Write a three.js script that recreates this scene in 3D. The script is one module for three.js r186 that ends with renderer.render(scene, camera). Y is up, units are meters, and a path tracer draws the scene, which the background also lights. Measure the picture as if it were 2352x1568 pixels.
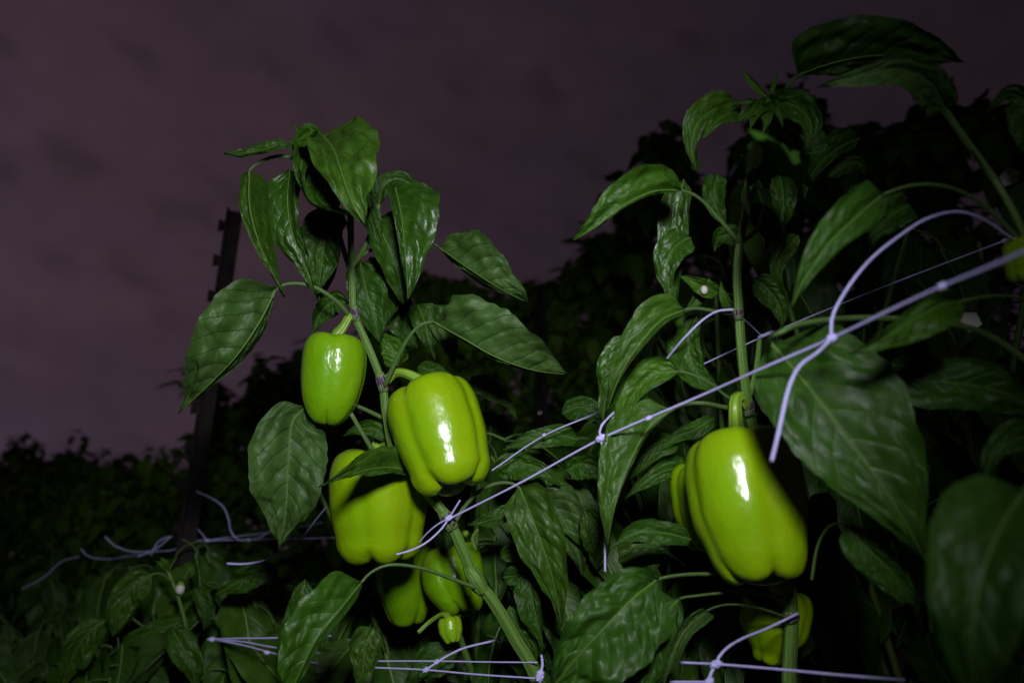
import * as THREE from 'three';
import { ImprovedNoise } from 'three/addons/math/ImprovedNoise.js';
import { mergeGeometries } from 'three/addons/utils/BufferGeometryUtils.js';

// ---------------------------------------------------------------- camera, sky, lamp, exposure
const scene = new THREE.Scene();
const FOV = 46, PITCH = 15, EYE = new THREE.Vector3(0, 0.55, 0);
const camera = new THREE.PerspectiveCamera(FOV, 1.5, 0.02, 400);
camera.position.copy(EYE);
camera.rotation.x = THREE.MathUtils.degToRad(PITCH);
camera.updateMatrixWorld(true);
camera.focus = 0.69;
camera.userData.fStop = 4.4;
scene.add(camera);

const renderer = new THREE.WebGLRenderer({ antialias: true });
renderer.toneMapping = THREE.LinearToneMapping;
renderer.toneMappingExposure = 1;
renderer.shadowMap.enabled = true;

const noiseGen = new ImprovedNoise();
const noise = (x, y, z = 0) => noiseGen.noise(x, y, z);
const fbm = (x, y, z = 0, o = 4) => { let s = 0, a = 0.5, f = 1; for (let i = 0; i < o; i++) { s += a * noise(x * f, y * f, z * f + i * 7.3); a *= 0.5; f *= 2.03; } return s; };
let seedState = 7;
const rnd = () => { seedState = (seedState + 0x6D2B79F5) | 0; let t = Math.imul(seedState ^ (seedState >>> 15), 1 | seedState); t = (t + Math.imul(t ^ (t >>> 7), 61 | t)) ^ t; return ((t ^ (t >>> 14)) >>> 0) / 4294967296; };
const rr = (a, b) => a + (b - a) * rnd();
const clamp = (x, a, b) => Math.min(b, Math.max(a, x));
const lerp = (a, b, t) => a + (b - a) * t;
const sstep = (a, b, x) => { const t = clamp((x - a) / (b - a), 0, 1); return t * t * (3 - 2 * t); };

// overcast night sky, glow of a town low on the left, small dark cloud gaps
{
  const W = 1024, H = 512, data = new Float32Array(W * H * 4);
  const g = new THREE.Vector3(Math.sin(-0.85), 0.16, -Math.cos(-0.85)).normalize(), d = new THREE.Vector3();
  for (let j = 0; j < H; j++) for (let i = 0; i < W; i++) {
    const el = ((j + 0.5) / H - 0.5) * Math.PI, az = ((i + 0.5) / W - 0.5) * 2 * Math.PI;
    d.set(Math.cos(el) * Math.cos(az), Math.sin(el), Math.cos(el) * Math.sin(az));
    const ang = Math.acos(clamp(d.dot(g), -1, 1));
    let b = 0.31 + 1.10 * Math.exp(-(ang * ang) / (0.85 * 0.85));
    const n1 = fbm(d.x * 5 + d.y * 4, d.y * 14, d.z * 5, 5), n2 = fbm(d.x * 11 + 9, d.y * 20 + d.x * 8, d.z * 11, 4);
    b *= 1 + 0.26 * n1 + 0.16 * fbm(d.x * 26 + 2, d.y * 40, d.z * 26, 3);
    b *= 1 - 0.26 * sstep(0.05, 0.5, n2);
    const warm = sstep(-0.3, 0.3, fbm(d.x * 4 + 3, d.y * 5, d.z * 4, 3));
    const k = (j * W + i) * 4;
    data[k] = 0.0355 * b * lerp(0.94, 1.05, warm); data[k + 1] = 0.0217 * b * lerp(0.97, 1.03, warm); data[k + 2] = 0.0322 * b * lerp(1.06, 0.95, warm); data[k + 3] = 1;
  }
  const sky = new THREE.DataTexture(data, W, H, THREE.RGBAFormat, THREE.FloatType);
  sky.mapping = THREE.EquirectangularReflectionMapping; sky.magFilter = THREE.LinearFilter; sky.minFilter = THREE.LinearFilter; sky.wrapS = THREE.RepeatWrapping; sky.needsUpdate = true;
  scene.background = sky; scene.environment = sky;
}
// what little the moon gives through the cloud
const moon = new THREE.DirectionalLight(new THREE.Color(0.8, 0.85, 1), 0.004);
moon.position.set(-3, 5, -2); moon.castShadow = true; moon.shadow.radius = 30; scene.add(moon);

// pixel of the 2352 x 1568 view and depth along the view axis -> point in the world
const FPX = 784 / Math.tan(THREE.MathUtils.degToRad(FOV / 2));
const P = (px, py, d) => new THREE.Vector3((px - 1176) / FPX * d, (784 - py) / FPX * d, -d).applyMatrix4(camera.matrixWorld);
const inv = camera.matrixWorld.clone().invert();
const proj = (v) => { const c = v.clone().applyMatrix4(inv); return [1176 + c.x / -c.z * FPX, 784 - c.y / -c.z * FPX, -c.z]; };

// the hand lamp: on a stand, above and to the right of the lens (its light; the fitting follows at the end)
const LAMP_AT = new THREE.Vector3(0.04, 0.25, 0.03).applyMatrix4(camera.matrixWorld);
const LAMP_AIM = P(970, 1045, 0.72);
const torch = new THREE.SpotLight(new THREE.Color(0.95, 0.96, 1.0), 2.1, 0, THREE.MathUtils.degToRad(32), 1, 2);
torch.position.copy(LAMP_AT); torch.target.position.copy(LAMP_AIM);
torch.castShadow = true; torch.shadow.radius = 2.6; torch.shadow.mapSize.set(2048, 2048); torch.shadow.camera.near = 0.05; torch.shadow.camera.far = 20;
scene.add(torch, torch.target);

// ---------------------------------------------------------------- textures
function dataTex(W, H, fn, srgb) {
  const a = new Uint8Array(W * H * 4);
  for (let j = 0; j < H; j++) for (let i = 0; i < W; i++) {
    const c = fn((i + 0.5) / W, (j + 0.5) / H), k = (j * W + i) * 4;
    a[k] = clamp(c[0], 0, 1) * 255; a[k + 1] = clamp(c[1], 0, 1) * 255; a[k + 2] = clamp(c[2], 0, 1) * 255; a[k + 3] = 255;
  }
  const t = new THREE.DataTexture(a, W, H, THREE.RGBAFormat); t.magFilter = THREE.LinearFilter; t.minFilter = THREE.LinearMipmapLinearFilter; t.generateMipmaps = true;
  t.wrapS = t.wrapT = THREE.RepeatWrapping; if (srgb) t.colorSpace = THREE.SRGBColorSpace; t.needsUpdate = true; return t;
}
const toS = (x) => x <= 0.0031308 ? 12.92 * x : 1.055 * Math.pow(x, 1 / 2.4) - 0.055;
// leaf: u runs from base to tip, v across; pinnate veins leave the midrib and bend towards the tip
const NVEIN = 7;
function veins(u, v) {
  const s = Math.abs(v * 2 - 1), side = v > 0.5 ? 0.5 : 0;
  const ph = (u - 0.30 * Math.pow(s, 1.25) * (1 - 0.35 * u)) * NVEIN * 1.18 + side + 0.12 * noise(u * 5, v * 4, 3);
  const f = ph - Math.round(ph), dv = Math.abs(f) / (NVEIN * 1.18);
  const w = 0.0075 * (1.15 - 0.8 * s);
  const main = Math.exp(-Math.pow(dv / w, 2)) * sstep(0.0, 0.05, u) * sstep(1.02, 0.9, s);
  const mid = Math.exp(-Math.pow(s / (0.026 * (1.1 - u)), 2));
  return { main, mid, cell: Math.cos(f * Math.PI) };
}
const leafSpeck = new Float32Array(1024 * 512);
for (let k = 0; k < 900; k++) {
  const cx = rnd() * 1024, cy = rnd() * 512, r = 0.5 + 0.8 * rnd() * rnd();
  for (let y = -3; y <= 3; y++) for (let x = -3; x <= 3; x++) { const q = Math.hypot(x, y); const xx = (Math.floor(cx) + x + 1024) % 1024, yy = (Math.floor(cy) + y + 512) % 512; leafSpeck[yy * 1024 + xx] = Math.max(leafSpeck[yy * 1024 + xx], sstep(r + 0.8, r - 0.5, q)); }
}
const reticule = (u, v) => { const x = u * 46, y = v * 24; return Math.abs(fbm(x, y, 1.7, 2)) ; };
const leafColorOf = (vm, vd, z, dark = 0) => dataTex(1024, 512, (u, v) => {
  const { main, mid } = veins(u, v);
  const mott = fbm(u * 9, v * 5, 0.3 + z, 4), fine = fbm(u * 60, v * 32, 2.2, 3), blot = sstep(0.18, 0.4, fbm(u * 5 + 4, v * 3, 8 + z, 3));
  let k = 0.80 + 0.42 * mott + 0.26 * fine + 0.10 * blot;
  const pit = fbm(u * 80 + 7, v * 45, 5, 2) > 0.43 ? 0.45 : 1;
  let r = 0.45 * k, g = 0.62 * k, b = 0.40 * k;
  const vn = clamp(vm * main + vd * mid, 0, 1);
  r = lerp(r, 0.93, vn); g = lerp(g, 0.98, vn); b = lerp(b, 0.56, vn);
  const dk = pit * (1 - dark * main);
  return [toS(r * dk), toS(g * dk), toS(b * dk)];
}, true);
const leafColor = leafColorOf(0.30, 0.6, 0), leafColorB = leafColorOf(0.20, 0.5, 5), leafColorPale = leafColorOf(0, 0.10, 11, 0.45), leafColorDeep = leafColorOf(0.36, 0.9, 3);
const leafBump = dataTex(1024, 512, (u, v) => {
  const { main, mid, cell } = veins(u, v);
  const i = Math.floor(u * 1024) % 1024, j = Math.floor(v * 512) % 512;
  const h = 0.42 + 0.18 * cell - 0.30 * main - 0.10 * mid + 0.22 * (reticule(u, v) - 0.1) + 0.05 * fbm(u * 70, v * 40, 4, 2) + 0.30 * leafSpeck[j * 1024 + i];
  return [h, h, h];
});
const leafRough = dataTex(512, 256, (u, v) => { const h = clamp(0.80 + 0.45 * fbm(u * 14, v * 8, 6, 4), 0.55, 1); return [h, h, h]; });
const stemColor = dataTex(128, 256, (u, v) => { const n = fbm(u * 10, v * 1.5, 2, 3), st = 0.5 + 0.5 * Math.sin(u * Math.PI * 2 * 6 + 2 * fbm(u * 3, v * 2, 1, 2)); const k = 0.72 + 0.4 * n + 0.22 * st; return [toS(0.62 * k), toS(0.75 * k), toS(0.58 * k)]; }, true);
const stemBump = dataTex(128, 256, (u, v) => { const h = 0.5 + 0.25 * Math.sin(u * Math.PI * 2 * 11 + fbm(u * 4, v * 3, 1, 2) * 3) + 0.35 * fbm(u * 24, v * 10, 3, 3); return [h, h, h]; });
const nodeColor = dataTex(128, 64, (u, v) => { const n = fbm(u * 9, v * 5, 2, 4), e = Math.abs(v - 0.5) * 2, p = sstep(-0.1, 0.1, n * 1.6 + 0.26 - 0.75 * e * e); return [toS(lerp(0.11, 0.060, p)), toS(lerp(0.19, 0.026, p)), toS(lerp(0.045, 0.075, p))]; }, true);
const skinBump = dataTex(512, 512, (u, v) => { const n = (a, b, z) => fbm(Math.cos(u * 6.2832) * a, Math.sin(u * 6.2832) * a, v * b + z, 2); const h = 0.5 + 0.25 * n(2.1, 8, 1) + 0.34 * n(5, 22, 3) + 0.06 * n(22, 50, 5); return [h, h, h]; });
const skinColor = dataTex(512, 512, (u, v) => { const n = (a, b, z) => fbm(Math.cos(u * 6.2832) * a, Math.sin(u * 6.2832) * a, v * b + z, 3); const st = n(6, 1.2, 4), sp = n(30, 60, 2) > 0.40 ? 0.05 : 0; const g2 = sstep(-0.1, 0.35, n(1.3, 3, 7)), k = 0.92 + 0.20 * n(1.5, 2.5, 1) + 0.06 * st; return [toS(clamp((0.97 - 0.13 * g2) * k + 0.03 * st + sp, 0, 1)), toS(clamp(0.96 * k + sp, 0, 1)), toS(0.8 * k)]; }, true);
const rustColor = dataTex(128, 512, (u, v) => { const n = fbm(u * 6, v * 26, 2, 4), k = 0.8 + 0.7 * n; return [toS(0.85 * k), toS(0.74 * k), toS(0.70 * k)]; }, true);
const grainBump = dataTex(256, 256, (u, v) => { const h = 0.5 + 0.6 * fbm(u * 26, v * 26, 2, 4); return [h, h, h]; });

// ---------------------------------------------------------------- materials
const lin = (r, g, b) => new THREE.Color().setRGB(r, g, b);
const leafMat = (name, c, o = {}) => new THREE.MeshPhysicalMaterial({ name, color: c.multiplyScalar(0.84), map: o.map ?? leafColor, bumpMap: leafBump, bumpScale: o.bump ?? 0.0009, roughness: o.rough ?? 0.60, roughnessMap: leafRough, specularIntensity: o.spec ?? 0.55, side: THREE.DoubleSide });
const M = {
  leaf: leafMat('leaf', lin(0.072, 0.160, 0.013)),
  leafWarm: leafMat('yellowish leaf', lin(0.092, 0.175, 0.018), { map: leafColorB }),
  leafYoung: leafMat('young leaf', lin(0.125, 0.245, 0.020), { map: leafColorB }),
  leafDark: leafMat('old leaf', lin(0.060, 0.136, 0.015), { rough: 0.62, spec: 0.5, bump: 0.0008, map: leafColorDeep }),
  leafDewy: leafMat('dewy leaf', lin(0.068, 0.150, 0.016), { rough: 0.48, spec: 0.9 }),
  leafPale: leafMat('leaf underside', lin(0.115, 0.188, 0.054), { rough: 0.68, spec: 0.55, bump: 0.0010, map: leafColorPale }),
  leafBush: leafMat('bush leaf', lin(0.17, 0.30, 0.036), { rough: 0.7, spec: 0.4 }),
  leafBushTop: leafMat('bush shoot', lin(0.26, 0.40, 0.03), { rough: 0.7, spec: 0.4, map: leafColorB }),
  stem: new THREE.MeshPhysicalMaterial({ name: 'stem', color: lin(0.17, 0.29, 0.055), map: stemColor, bumpMap: stemBump, bumpScale: 0.0006, roughness: 0.55, clearcoat: 0.2, clearcoatRoughness: 0.4 }),
  petiole: new THREE.MeshPhysicalMaterial({ name: 'petiole', color: lin(0.15, 0.24, 0.075), map: stemColor, bumpMap: stemBump, bumpScale: 0.0004, roughness: 0.55, clearcoat: 0.25, clearcoatRoughness: 0.4 }),
  midrib: new THREE.MeshPhysicalMaterial({ name: 'midrib', color: lin(0.10, 0.185, 0.035), roughness: 0.5 }),
  node: new THREE.MeshPhysicalMaterial({ name: 'node', color: lin(1, 1, 1), map: nodeColor, bumpMap: stemBump, bumpScale: 0.0008, roughness: 0.5, clearcoat: 0.3, clearcoatRoughness: 0.3 }),
  skin: new THREE.MeshPhysicalMaterial({ name: 'pepper skin', color: lin(0.238, 0.400, 0.004), map: skinColor, bumpMap: skinBump, bumpScale: 0.0011, roughness: 0.24, specularIntensity: 1 }),
  skinGreen: new THREE.MeshPhysicalMaterial({ name: 'greener pepper skin', color: lin(0.165, 0.345, 0.005), map: skinColor, bumpMap: skinBump, bumpScale: 0.0011, roughness: 0.24, specularIntensity: 1 }),
  skinSmall: new THREE.MeshPhysicalMaterial({ name: 'young pepper skin', color: lin(0.24, 0.42, 0.014), map: skinColor, bumpMap: skinBump, bumpScale: 0.001, roughness: 0.24 }),
  pedicel: new THREE.MeshPhysicalMaterial({ name: 'pedicel', color: lin(0.34, 0.50, 0.05), map: stemColor, bumpMap: stemBump, bumpScale: 0.0006, roughness: 0.45, clearcoat: 0.4, clearcoatRoughness: 0.3 }),
  cord: new THREE.MeshPhysicalMaterial({ name: 'white plastic cord', color: lin(0.50, 0.46, 0.86), roughness: 0.45, bumpMap: grainBump, bumpScale: 0.0003 }),
  steel: new THREE.MeshPhysicalMaterial({ name: 'painted steel', color: lin(0.030, 0.026, 0.031), map: rustColor, bumpMap: grainBump, bumpScale: 0.0006, roughness: 0.9, specularIntensity: 0.3 }),
  petal: new THREE.MeshPhysicalMaterial({ name: 'petal', color: lin(0.62, 0.60, 0.58), roughness: 0.8, transmission: 0.2, thickness: 0, side: THREE.DoubleSide }),
  soil: new THREE.MeshStandardMaterial({ name: 'soil', color: lin(0.055, 0.040, 0.030), roughness: 1, bumpMap: grainBump, bumpScale: 0.02 }),
  black: new THREE.MeshStandardMaterial({ name: 'black plastic', color: lin(0.02, 0.02, 0.02), roughness: 0.5 }),
};

// ---------------------------------------------------------------- builders
const taken = {};
const numbered = (n) => { const k = taken[n] = (taken[n] ?? -1) + 1; return k ? `${n}_${String(k).padStart(3, '0')}` : n; };
function thing(name, label, category, base, group) {
  const o = new THREE.Group(); o.name = numbered(name); o.position.copy(base); scene.add(o); o.updateMatrixWorld(true);
  o.userData = { label, category }; if (group) o.userData.group = group; return o;
}
const rootOf = (o) => { while (o.parent && o.parent !== scene) o = o.parent; return o; };
function part(parent, name, geo, mat) {   // geometry is given in world coordinates, parts keep their thing's origin
  const b = rootOf(parent).position; geo.translate(-b.x, -b.y, -b.z);
  const m = new THREE.Mesh(geo, mat); m.name = name; m.castShadow = m.receiveShadow = true; parent.add(m); return m;
}
const curveOf = (pts) => pts.length === 2 ? new THREE.LineCurve3(pts[0], pts[1]) : new THREE.CatmullRomCurve3(pts, false, 'centripetal');
function tube(pts, rad, { seg = 0, sides = 10, ridge = 0, rough = 0, vlen = 0.06 } = {}) {
  const c = curveOf(pts), L = c.getLength(), n = seg || clamp(Math.round(L / 0.005), 6, 90);
  const f = typeof rad === 'function' ? rad : (t) => lerp(rad[0], rad[1], t);
  const pos = [], uv = [], idx = []; let N = null, prevT = null;
  for (let i = 0; i <= n + 2; i++) {
    const cap = i === 0 || i === n + 2, t = clamp((i - 1) / n, 0, 1), C = c.getPointAt(t), T = c.getTangentAt(t);
    if (!N) { N = new THREE.Vector3(0, 0, 1); if (Math.abs(T.z) > 0.9) N.set(1, 0, 0); N.addScaledVector(T, -N.dot(T)).normalize(); }
    else if (prevT) { const q = new THREE.Quaternion().setFromUnitVectors(prevT, T); N.applyQuaternion(q).addScaledVector(T, -N.dot(T)).normalize(); }
    prevT = T; const B = new THREE.Vector3().crossVectors(T, N);
    for (let k = 0; k <= sides; k++) {
      const a = k / sides * Math.PI * 2, nz = rough ? 1 + rough * fbm(Math.cos(a) * 1.2 + C.x * 90, Math.sin(a) * 1.2 + C.y * 90, C.z * 90, 2) : 1;
      const r = f(t) * (1 + ridge * Math.cos(5 * a)) * nz * (cap ? 0.02 : 1);
      pos.push(C.x + (N.x * Math.cos(a) + B.x * Math.sin(a)) * r, C.y + (N.y * Math.cos(a) + B.y * Math.sin(a)) * r, C.z + (N.z * Math.cos(a) + B.z * Math.sin(a)) * r);
      uv.push(k / sides, t * L / vlen);
    }
  }
  const w = sides + 1;
  for (let i = 0; i < n + 2; i++) for (let k = 0; k < sides; k++) { const a = i * w + k; idx.push(a, a + 1, a + w, a + 1, a + w + 1, a + w); }
  return finish(pos, uv, idx);
}
function finish(pos, uv, idx) {
  const g = new THREE.BufferGeometry();
  g.setAttribute('position', new THREE.Float32BufferAttribute(pos, 3)); g.setAttribute('uv', new THREE.Float32BufferAttribute(uv, 2)); g.setIndex(idx); g.computeVertexNormals(); return g;
}
const leafProfile = (t, seed) => { const a = 0.52 + 0.13 * Math.sin(seed * 5.1), b = 1.16 + 0.22 * Math.sin(seed * 3.3); return Math.pow(t, a) * Math.pow(1 - t, b) / (Math.pow(a / (a + b), a) * Math.pow(b / (a + b), b)) * sstep(-0.04, 0.09, t); };
// a leaf blade: midrib curve, half widths (m) and the angle of each half to the plane square to `face`
function blade(pts, wl, wr, { face, roll = 0, twist = 0, al = 8, ar = 8, wave = 0.22, puck = 1.4, curl = 0, nu = 66, nv = 12, seed = 0 } = {}) {
  const c = curveOf(pts), L = c.getLength(), pos = [], uv = [], idx = [], D = Math.PI / 180; let mid = [];
  for (let i = 0; i <= nu; i++) {
    const t = i / nu, C = c.getPointAt(t), T = c.getTangentAt(t), V = face ? face.clone() : EYE.clone().sub(C).normalize();
    let N = V.addScaledVector(T, -V.dot(T)).normalize(); N.applyAxisAngle(T, (roll + twist * t) * D);
    const B = new THREE.Vector3().crossVectors(T, N), pr = leafProfile(t, seed);
    for (let j = -nv; j <= nv; j++) {
      const s = j / nv, as = Math.abs(s), w = (j < 0 ? wl : wr) * pr * (1 + 0.10 * noise(t * 6 + seed, j < 0 ? 3 : 9, seed) + 0.05 * noise(t * 19 + seed, j < 0 ? 3 : 9, seed)), a0 = clamp((j < 0 ? al : ar) * (face ? 1 : 1.7), -75, 75) * D;
      const sg = j < 0 ? -1 : 1, a = a0 - curl * D * as;          // the angle eases towards the margin
      let x = w * as * Math.cos(a) * sg, y = w * as * Math.sin(a);
      const cell = Math.sqrt(Math.abs(Math.sin(((t - 0.30 * Math.pow(as, 1.25) * (1 - 0.35 * t)) * NVEIN * 1.18 + (j > 0 ? 0.5 : 0) + 0.12 * noise(t * 5, 0.5 + s * 2, 3)) * Math.PI))) - 0.6;
      const W = Math.max(wl, wr);
      y += puck * (0.07 * W * cell * Math.sin(Math.PI * Math.min(1, as * 1.05)) * pr + 0.30 * W * fbm(t * 5 + seed * 3.1, s * 2.2, seed, 3) * Math.min(1, as * 3));
      y += wave * W * as * as * Math.sin(2 * Math.PI * (t * 1.9 + seed * 0.37) + (j > 0 ? 1.3 : 0)) * sstep(0, 0.15, t) * sstep(1, 0.8, t);
      pos.push(C.x + B.x * x + N.x * y, C.y + B.y * x + N.y * y, C.z + B.z * x + N.z * y); uv.push(t, 0.5 + s * 0.5);
    }
    const e = N.clone().multiplyScalar(0.0003); mid.push(C.clone().add(e));
  }
  const w = 2 * nv + 1;
  for (let i = 0; i < nu; i++) for (let j = 0; j < 2 * nv; j++) { const a = i * w + j; idx.push(a, a + 1, a + w, a + 1, a + w + 1, a + w); }
  return { geo: finish(pos, uv, idx), mid, L };
}
let leafSeed = 1;
// pts: base to tip in view pixels + depth; wl, wr: half widths in pixels at that depth; pet: petiole from stem to base
function leaf(plant, pts, wl, wr, o = {}) {
  const d = pts.reduce((s, p) => s + p[2], 0) / pts.length, k = d / FPX;
  const { geo, mid, L } = blade(pts.map((p) => P(...p)), wl * k, wr * k, { ...o, seed: o.seed ?? (leafSeed += 1.37) });
  const m = part(plant, 'leaf', geo, o.mat ?? [M.leaf, M.leafWarm, M.leaf, M.leafDark][Math.floor(leafSeed * 7.7) % 4]);
  const r = clamp(L * 0.0085, 0.0004, 0.0012);
  part(m, 'midrib', tube(mid.slice(0, -2), [r * 0.7, r * 0.2], { sides: 6, seg: 24 }), M.midrib);
  if (o.pet) part(m, 'petiole', tube([...o.pet.map((p) => P(...p)), P(...pts[0]), P(...pts[0]).lerp(P(...pts[1]), 0.25)], (t) => lerp(r * 1.9, r * 1.15, t), { sides: 8, ridge: 0.08 }), M.petiole);
  if (o.label) m.userData.label = o.label;
  return m;
}
function stalk(plant, name, pts, r0, r1, mat = M.stem) { return part(plant, name, tube(pts.map((p) => P(...p)), [r0, r1], { sides: 14, ridge: 0.06, rough: 0.08 }), mat); }
function nodeRing(plant, a, b, r, bulge = 0.28, mat = M.node) { return part(plant, 'stem_node', tube([P(...a), P(...b)], (t) => r * (0.86 + (0.14 + bulge) * Math.sin(Math.PI * t)), { sides: 14, seg: 10, ridge: 0.05, rough: 0.35, vlen: P(...a).distanceTo(P(...b)) }), mat); }

// a bell pepper between its top and bottom points; grooves are angles from the side that faces the photographer, + to the right
function pepper(label, top, bot, hw, o = {}) {
  const A = P(...top), Z = P(...bot), H = A.distanceTo(Z), base = Z.clone(), k = (top[2] + bot[2]) / 2 / FPX, R = hw * k;
  const t = thing('bell_pepper', label, 'bell pepper', base, o.group ?? 'green peppers on the plants');
  const Y = A.clone().sub(Z).normalize(), C0 = A.clone().lerp(Z, 0.5), X = EYE.clone().sub(C0).normalize(); X.addScaledVector(Y, -X.dot(Y)).normalize();
  const S = new THREE.Vector3().crossVectors(Y, X), gr = (o.grooves ?? [-35, 50, 150, -125]).map((x) => x * Math.PI / 180), gd = o.depth ?? 0.16;
  const tp = o.taper ?? 0.82, prof = new THREE.CatmullRomCurve3((o.prof ?? [[0, 0.90], [0.20, 0.915], [0.45, 0.995], [0.70, 1.0], [0.90, 0.93], [1.0, 0.78], [1.0, 0.60], [0.97, 0.42], [0.5 + 0.45 * tp, 0.25], [tp * 0.98, 0.12], [tp * 0.80, 0.02], [tp * 0.52, -0.01], [tp * 0.25, 0.05], [0, 0.09]]).map(([r, y]) => new THREE.Vector3(r, y, 0)), false, 'centripetal');
  const NT = o.nt ?? 96, NV = o.nv ?? 64, pos = [], uv = [], idx = [], sd = o.seed ?? 1, bend = (o.bend ?? 0) * R, bendX = (o.bendX ?? 0) * R;
  for (let i = 0; i <= NV; i++) {
    const v = i / NV, q = prof.getPoint(v), end = Math.pow(Math.abs(2 * v - 1), 1.4);
    for (let j = 0; j <= NT; j++) {
      const th = (j / NT * 2 - 1) * Math.PI; let g = 0, near = 9;
      for (const a of gr) { let dth = Math.abs(((th - a + 3 * Math.PI) % (2 * Math.PI)) - Math.PI); near = Math.min(near, dth); }
      g = Math.exp(-Math.pow(near / 0.15, 2)) * 0.5 + Math.exp(-Math.pow(near / 0.40, 2)) * 0.5;
      const dd = gd * (0.55 + (v < 0.5 ? 0.30 : 0.52) * end), lump = 1 + 0.055 * fbm(Math.cos(th) * 1.2 + sd * 5, Math.sin(th) * 1.2, q.y * 1.4 + sd, 2);
      let rho = q.x * R * (1 - dd * g) * lump, y = q.y * H;
      y += H * (q.y > 0.5 ? -1 : 1) * (q.y > 0.5 ? 0.035 : 0.062) * g * sstep(0.55, 1, Math.abs(q.y - 0.5) * 2) * Math.min(1, q.x * 2.2) * (gd / 0.16);
      y += H * 0.02 * noise(Math.cos(th) * 1.1 + sd, Math.sin(th) * 1.1, 4 + sd) * end;
      const cx = Math.cos(th) * rho + bendX * Math.sin(Math.PI * q.y), cs = Math.sin(th) * rho + bend * Math.sin(Math.PI * clamp(q.y, 0, 1));
      pos.push(Z.x + X.x * cx + S.x * cs + Y.x * y, Z.y + X.y * cx + S.y * cs + Y.y * y, Z.z + X.z * cx + S.z * cs + Y.z * y); uv.push(j / NT, v);
    }
  }
  for (let i = 0; i < NV; i++) for (let j = 0; j < NT; j++) { const a = i * (NT + 1) + j; idx.push(a, a + NT + 1, a + 1, a + 1, a + NT + 1, a + NT + 2); }
  const g = finish(pos, uv, idx), nn = g.attributes.normal;               // close the seam
  for (let i = 0; i <= NV; i++) { const a = i * (NT + 1), b = a + NT, n = new THREE.Vector3().fromBufferAttribute(nn, a).add(new THREE.Vector3().fromBufferAttribute(nn, b)).normalize(); nn.setXYZ(a, n.x, n.y, n.z); nn.setXYZ(b, n.x, n.y, n.z); }
  const body = part(t, 'body', g, o.mat ?? M.skin); void body;
  if (o.ped) {
    const root = Z.clone().addScaledVector(Y, H * 0.90), pr = o.pr ?? 0.0036;
    part(t, 'pedicel', tube([...o.ped.map((p) => P(...p)), root.clone().addScaledVector(Y, H * 0.10), root], (u) => pr * (1 + 1.1 * u * u * u), { sides: 14, ridge: 0.09 }), M.pedicel);
    const cal = []; for (let i = 0; i <= 6; i++) cal.push(new THREE.Vector2((0.22 + 0.16 * i / 6) * R, H * (0.975 - 0.035 * Math.pow(i / 6, 2))));
    cal.push(new THREE.Vector2(0.36 * R, H * 0.925), new THREE.Vector2(0.1 * R, H * 0.92));
    const cg = new THREE.LatheGeometry(cal, 30), cp = cg.attributes.position;
    for (let i = 0; i < cp.count; i++) { const a = Math.atan2(cp.getZ(i), cp.getX(i)), q = 1 + 0.12 * Math.cos(5 * a) + 0.1 * noise(Math.cos(a) * 2, Math.sin(a) * 2, sd); cp.setX(i, cp.getX(i) * q); cp.setZ(i, cp.getZ(i) * q); }
    cg.applyMatrix4(new THREE.Matrix4().makeBasis(S, Y, X).setPosition(Z)); cg.computeVertexNormals();
    part(t, 'calyx', cg, M.pedicel);
  }
  return t;
}

// ---------------------------------------------------------------- ground
{
  const g = new THREE.PlaneGeometry(300, 300, 1, 1); g.rotateX(-Math.PI / 2);
  for (let i = 0; i < g.attributes.uv.count; i++) g.attributes.uv.setXY(i, g.attributes.uv.getX(i) * 300, g.attributes.uv.getY(i) * 300);
  const m = new THREE.Mesh(g, M.soil); m.name = 'ground'; m.receiveShadow = true; m.userData = { kind: 'structure', label: 'dark bare soil of the vegetable field', category: 'ground' }; scene.add(m);
}

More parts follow.
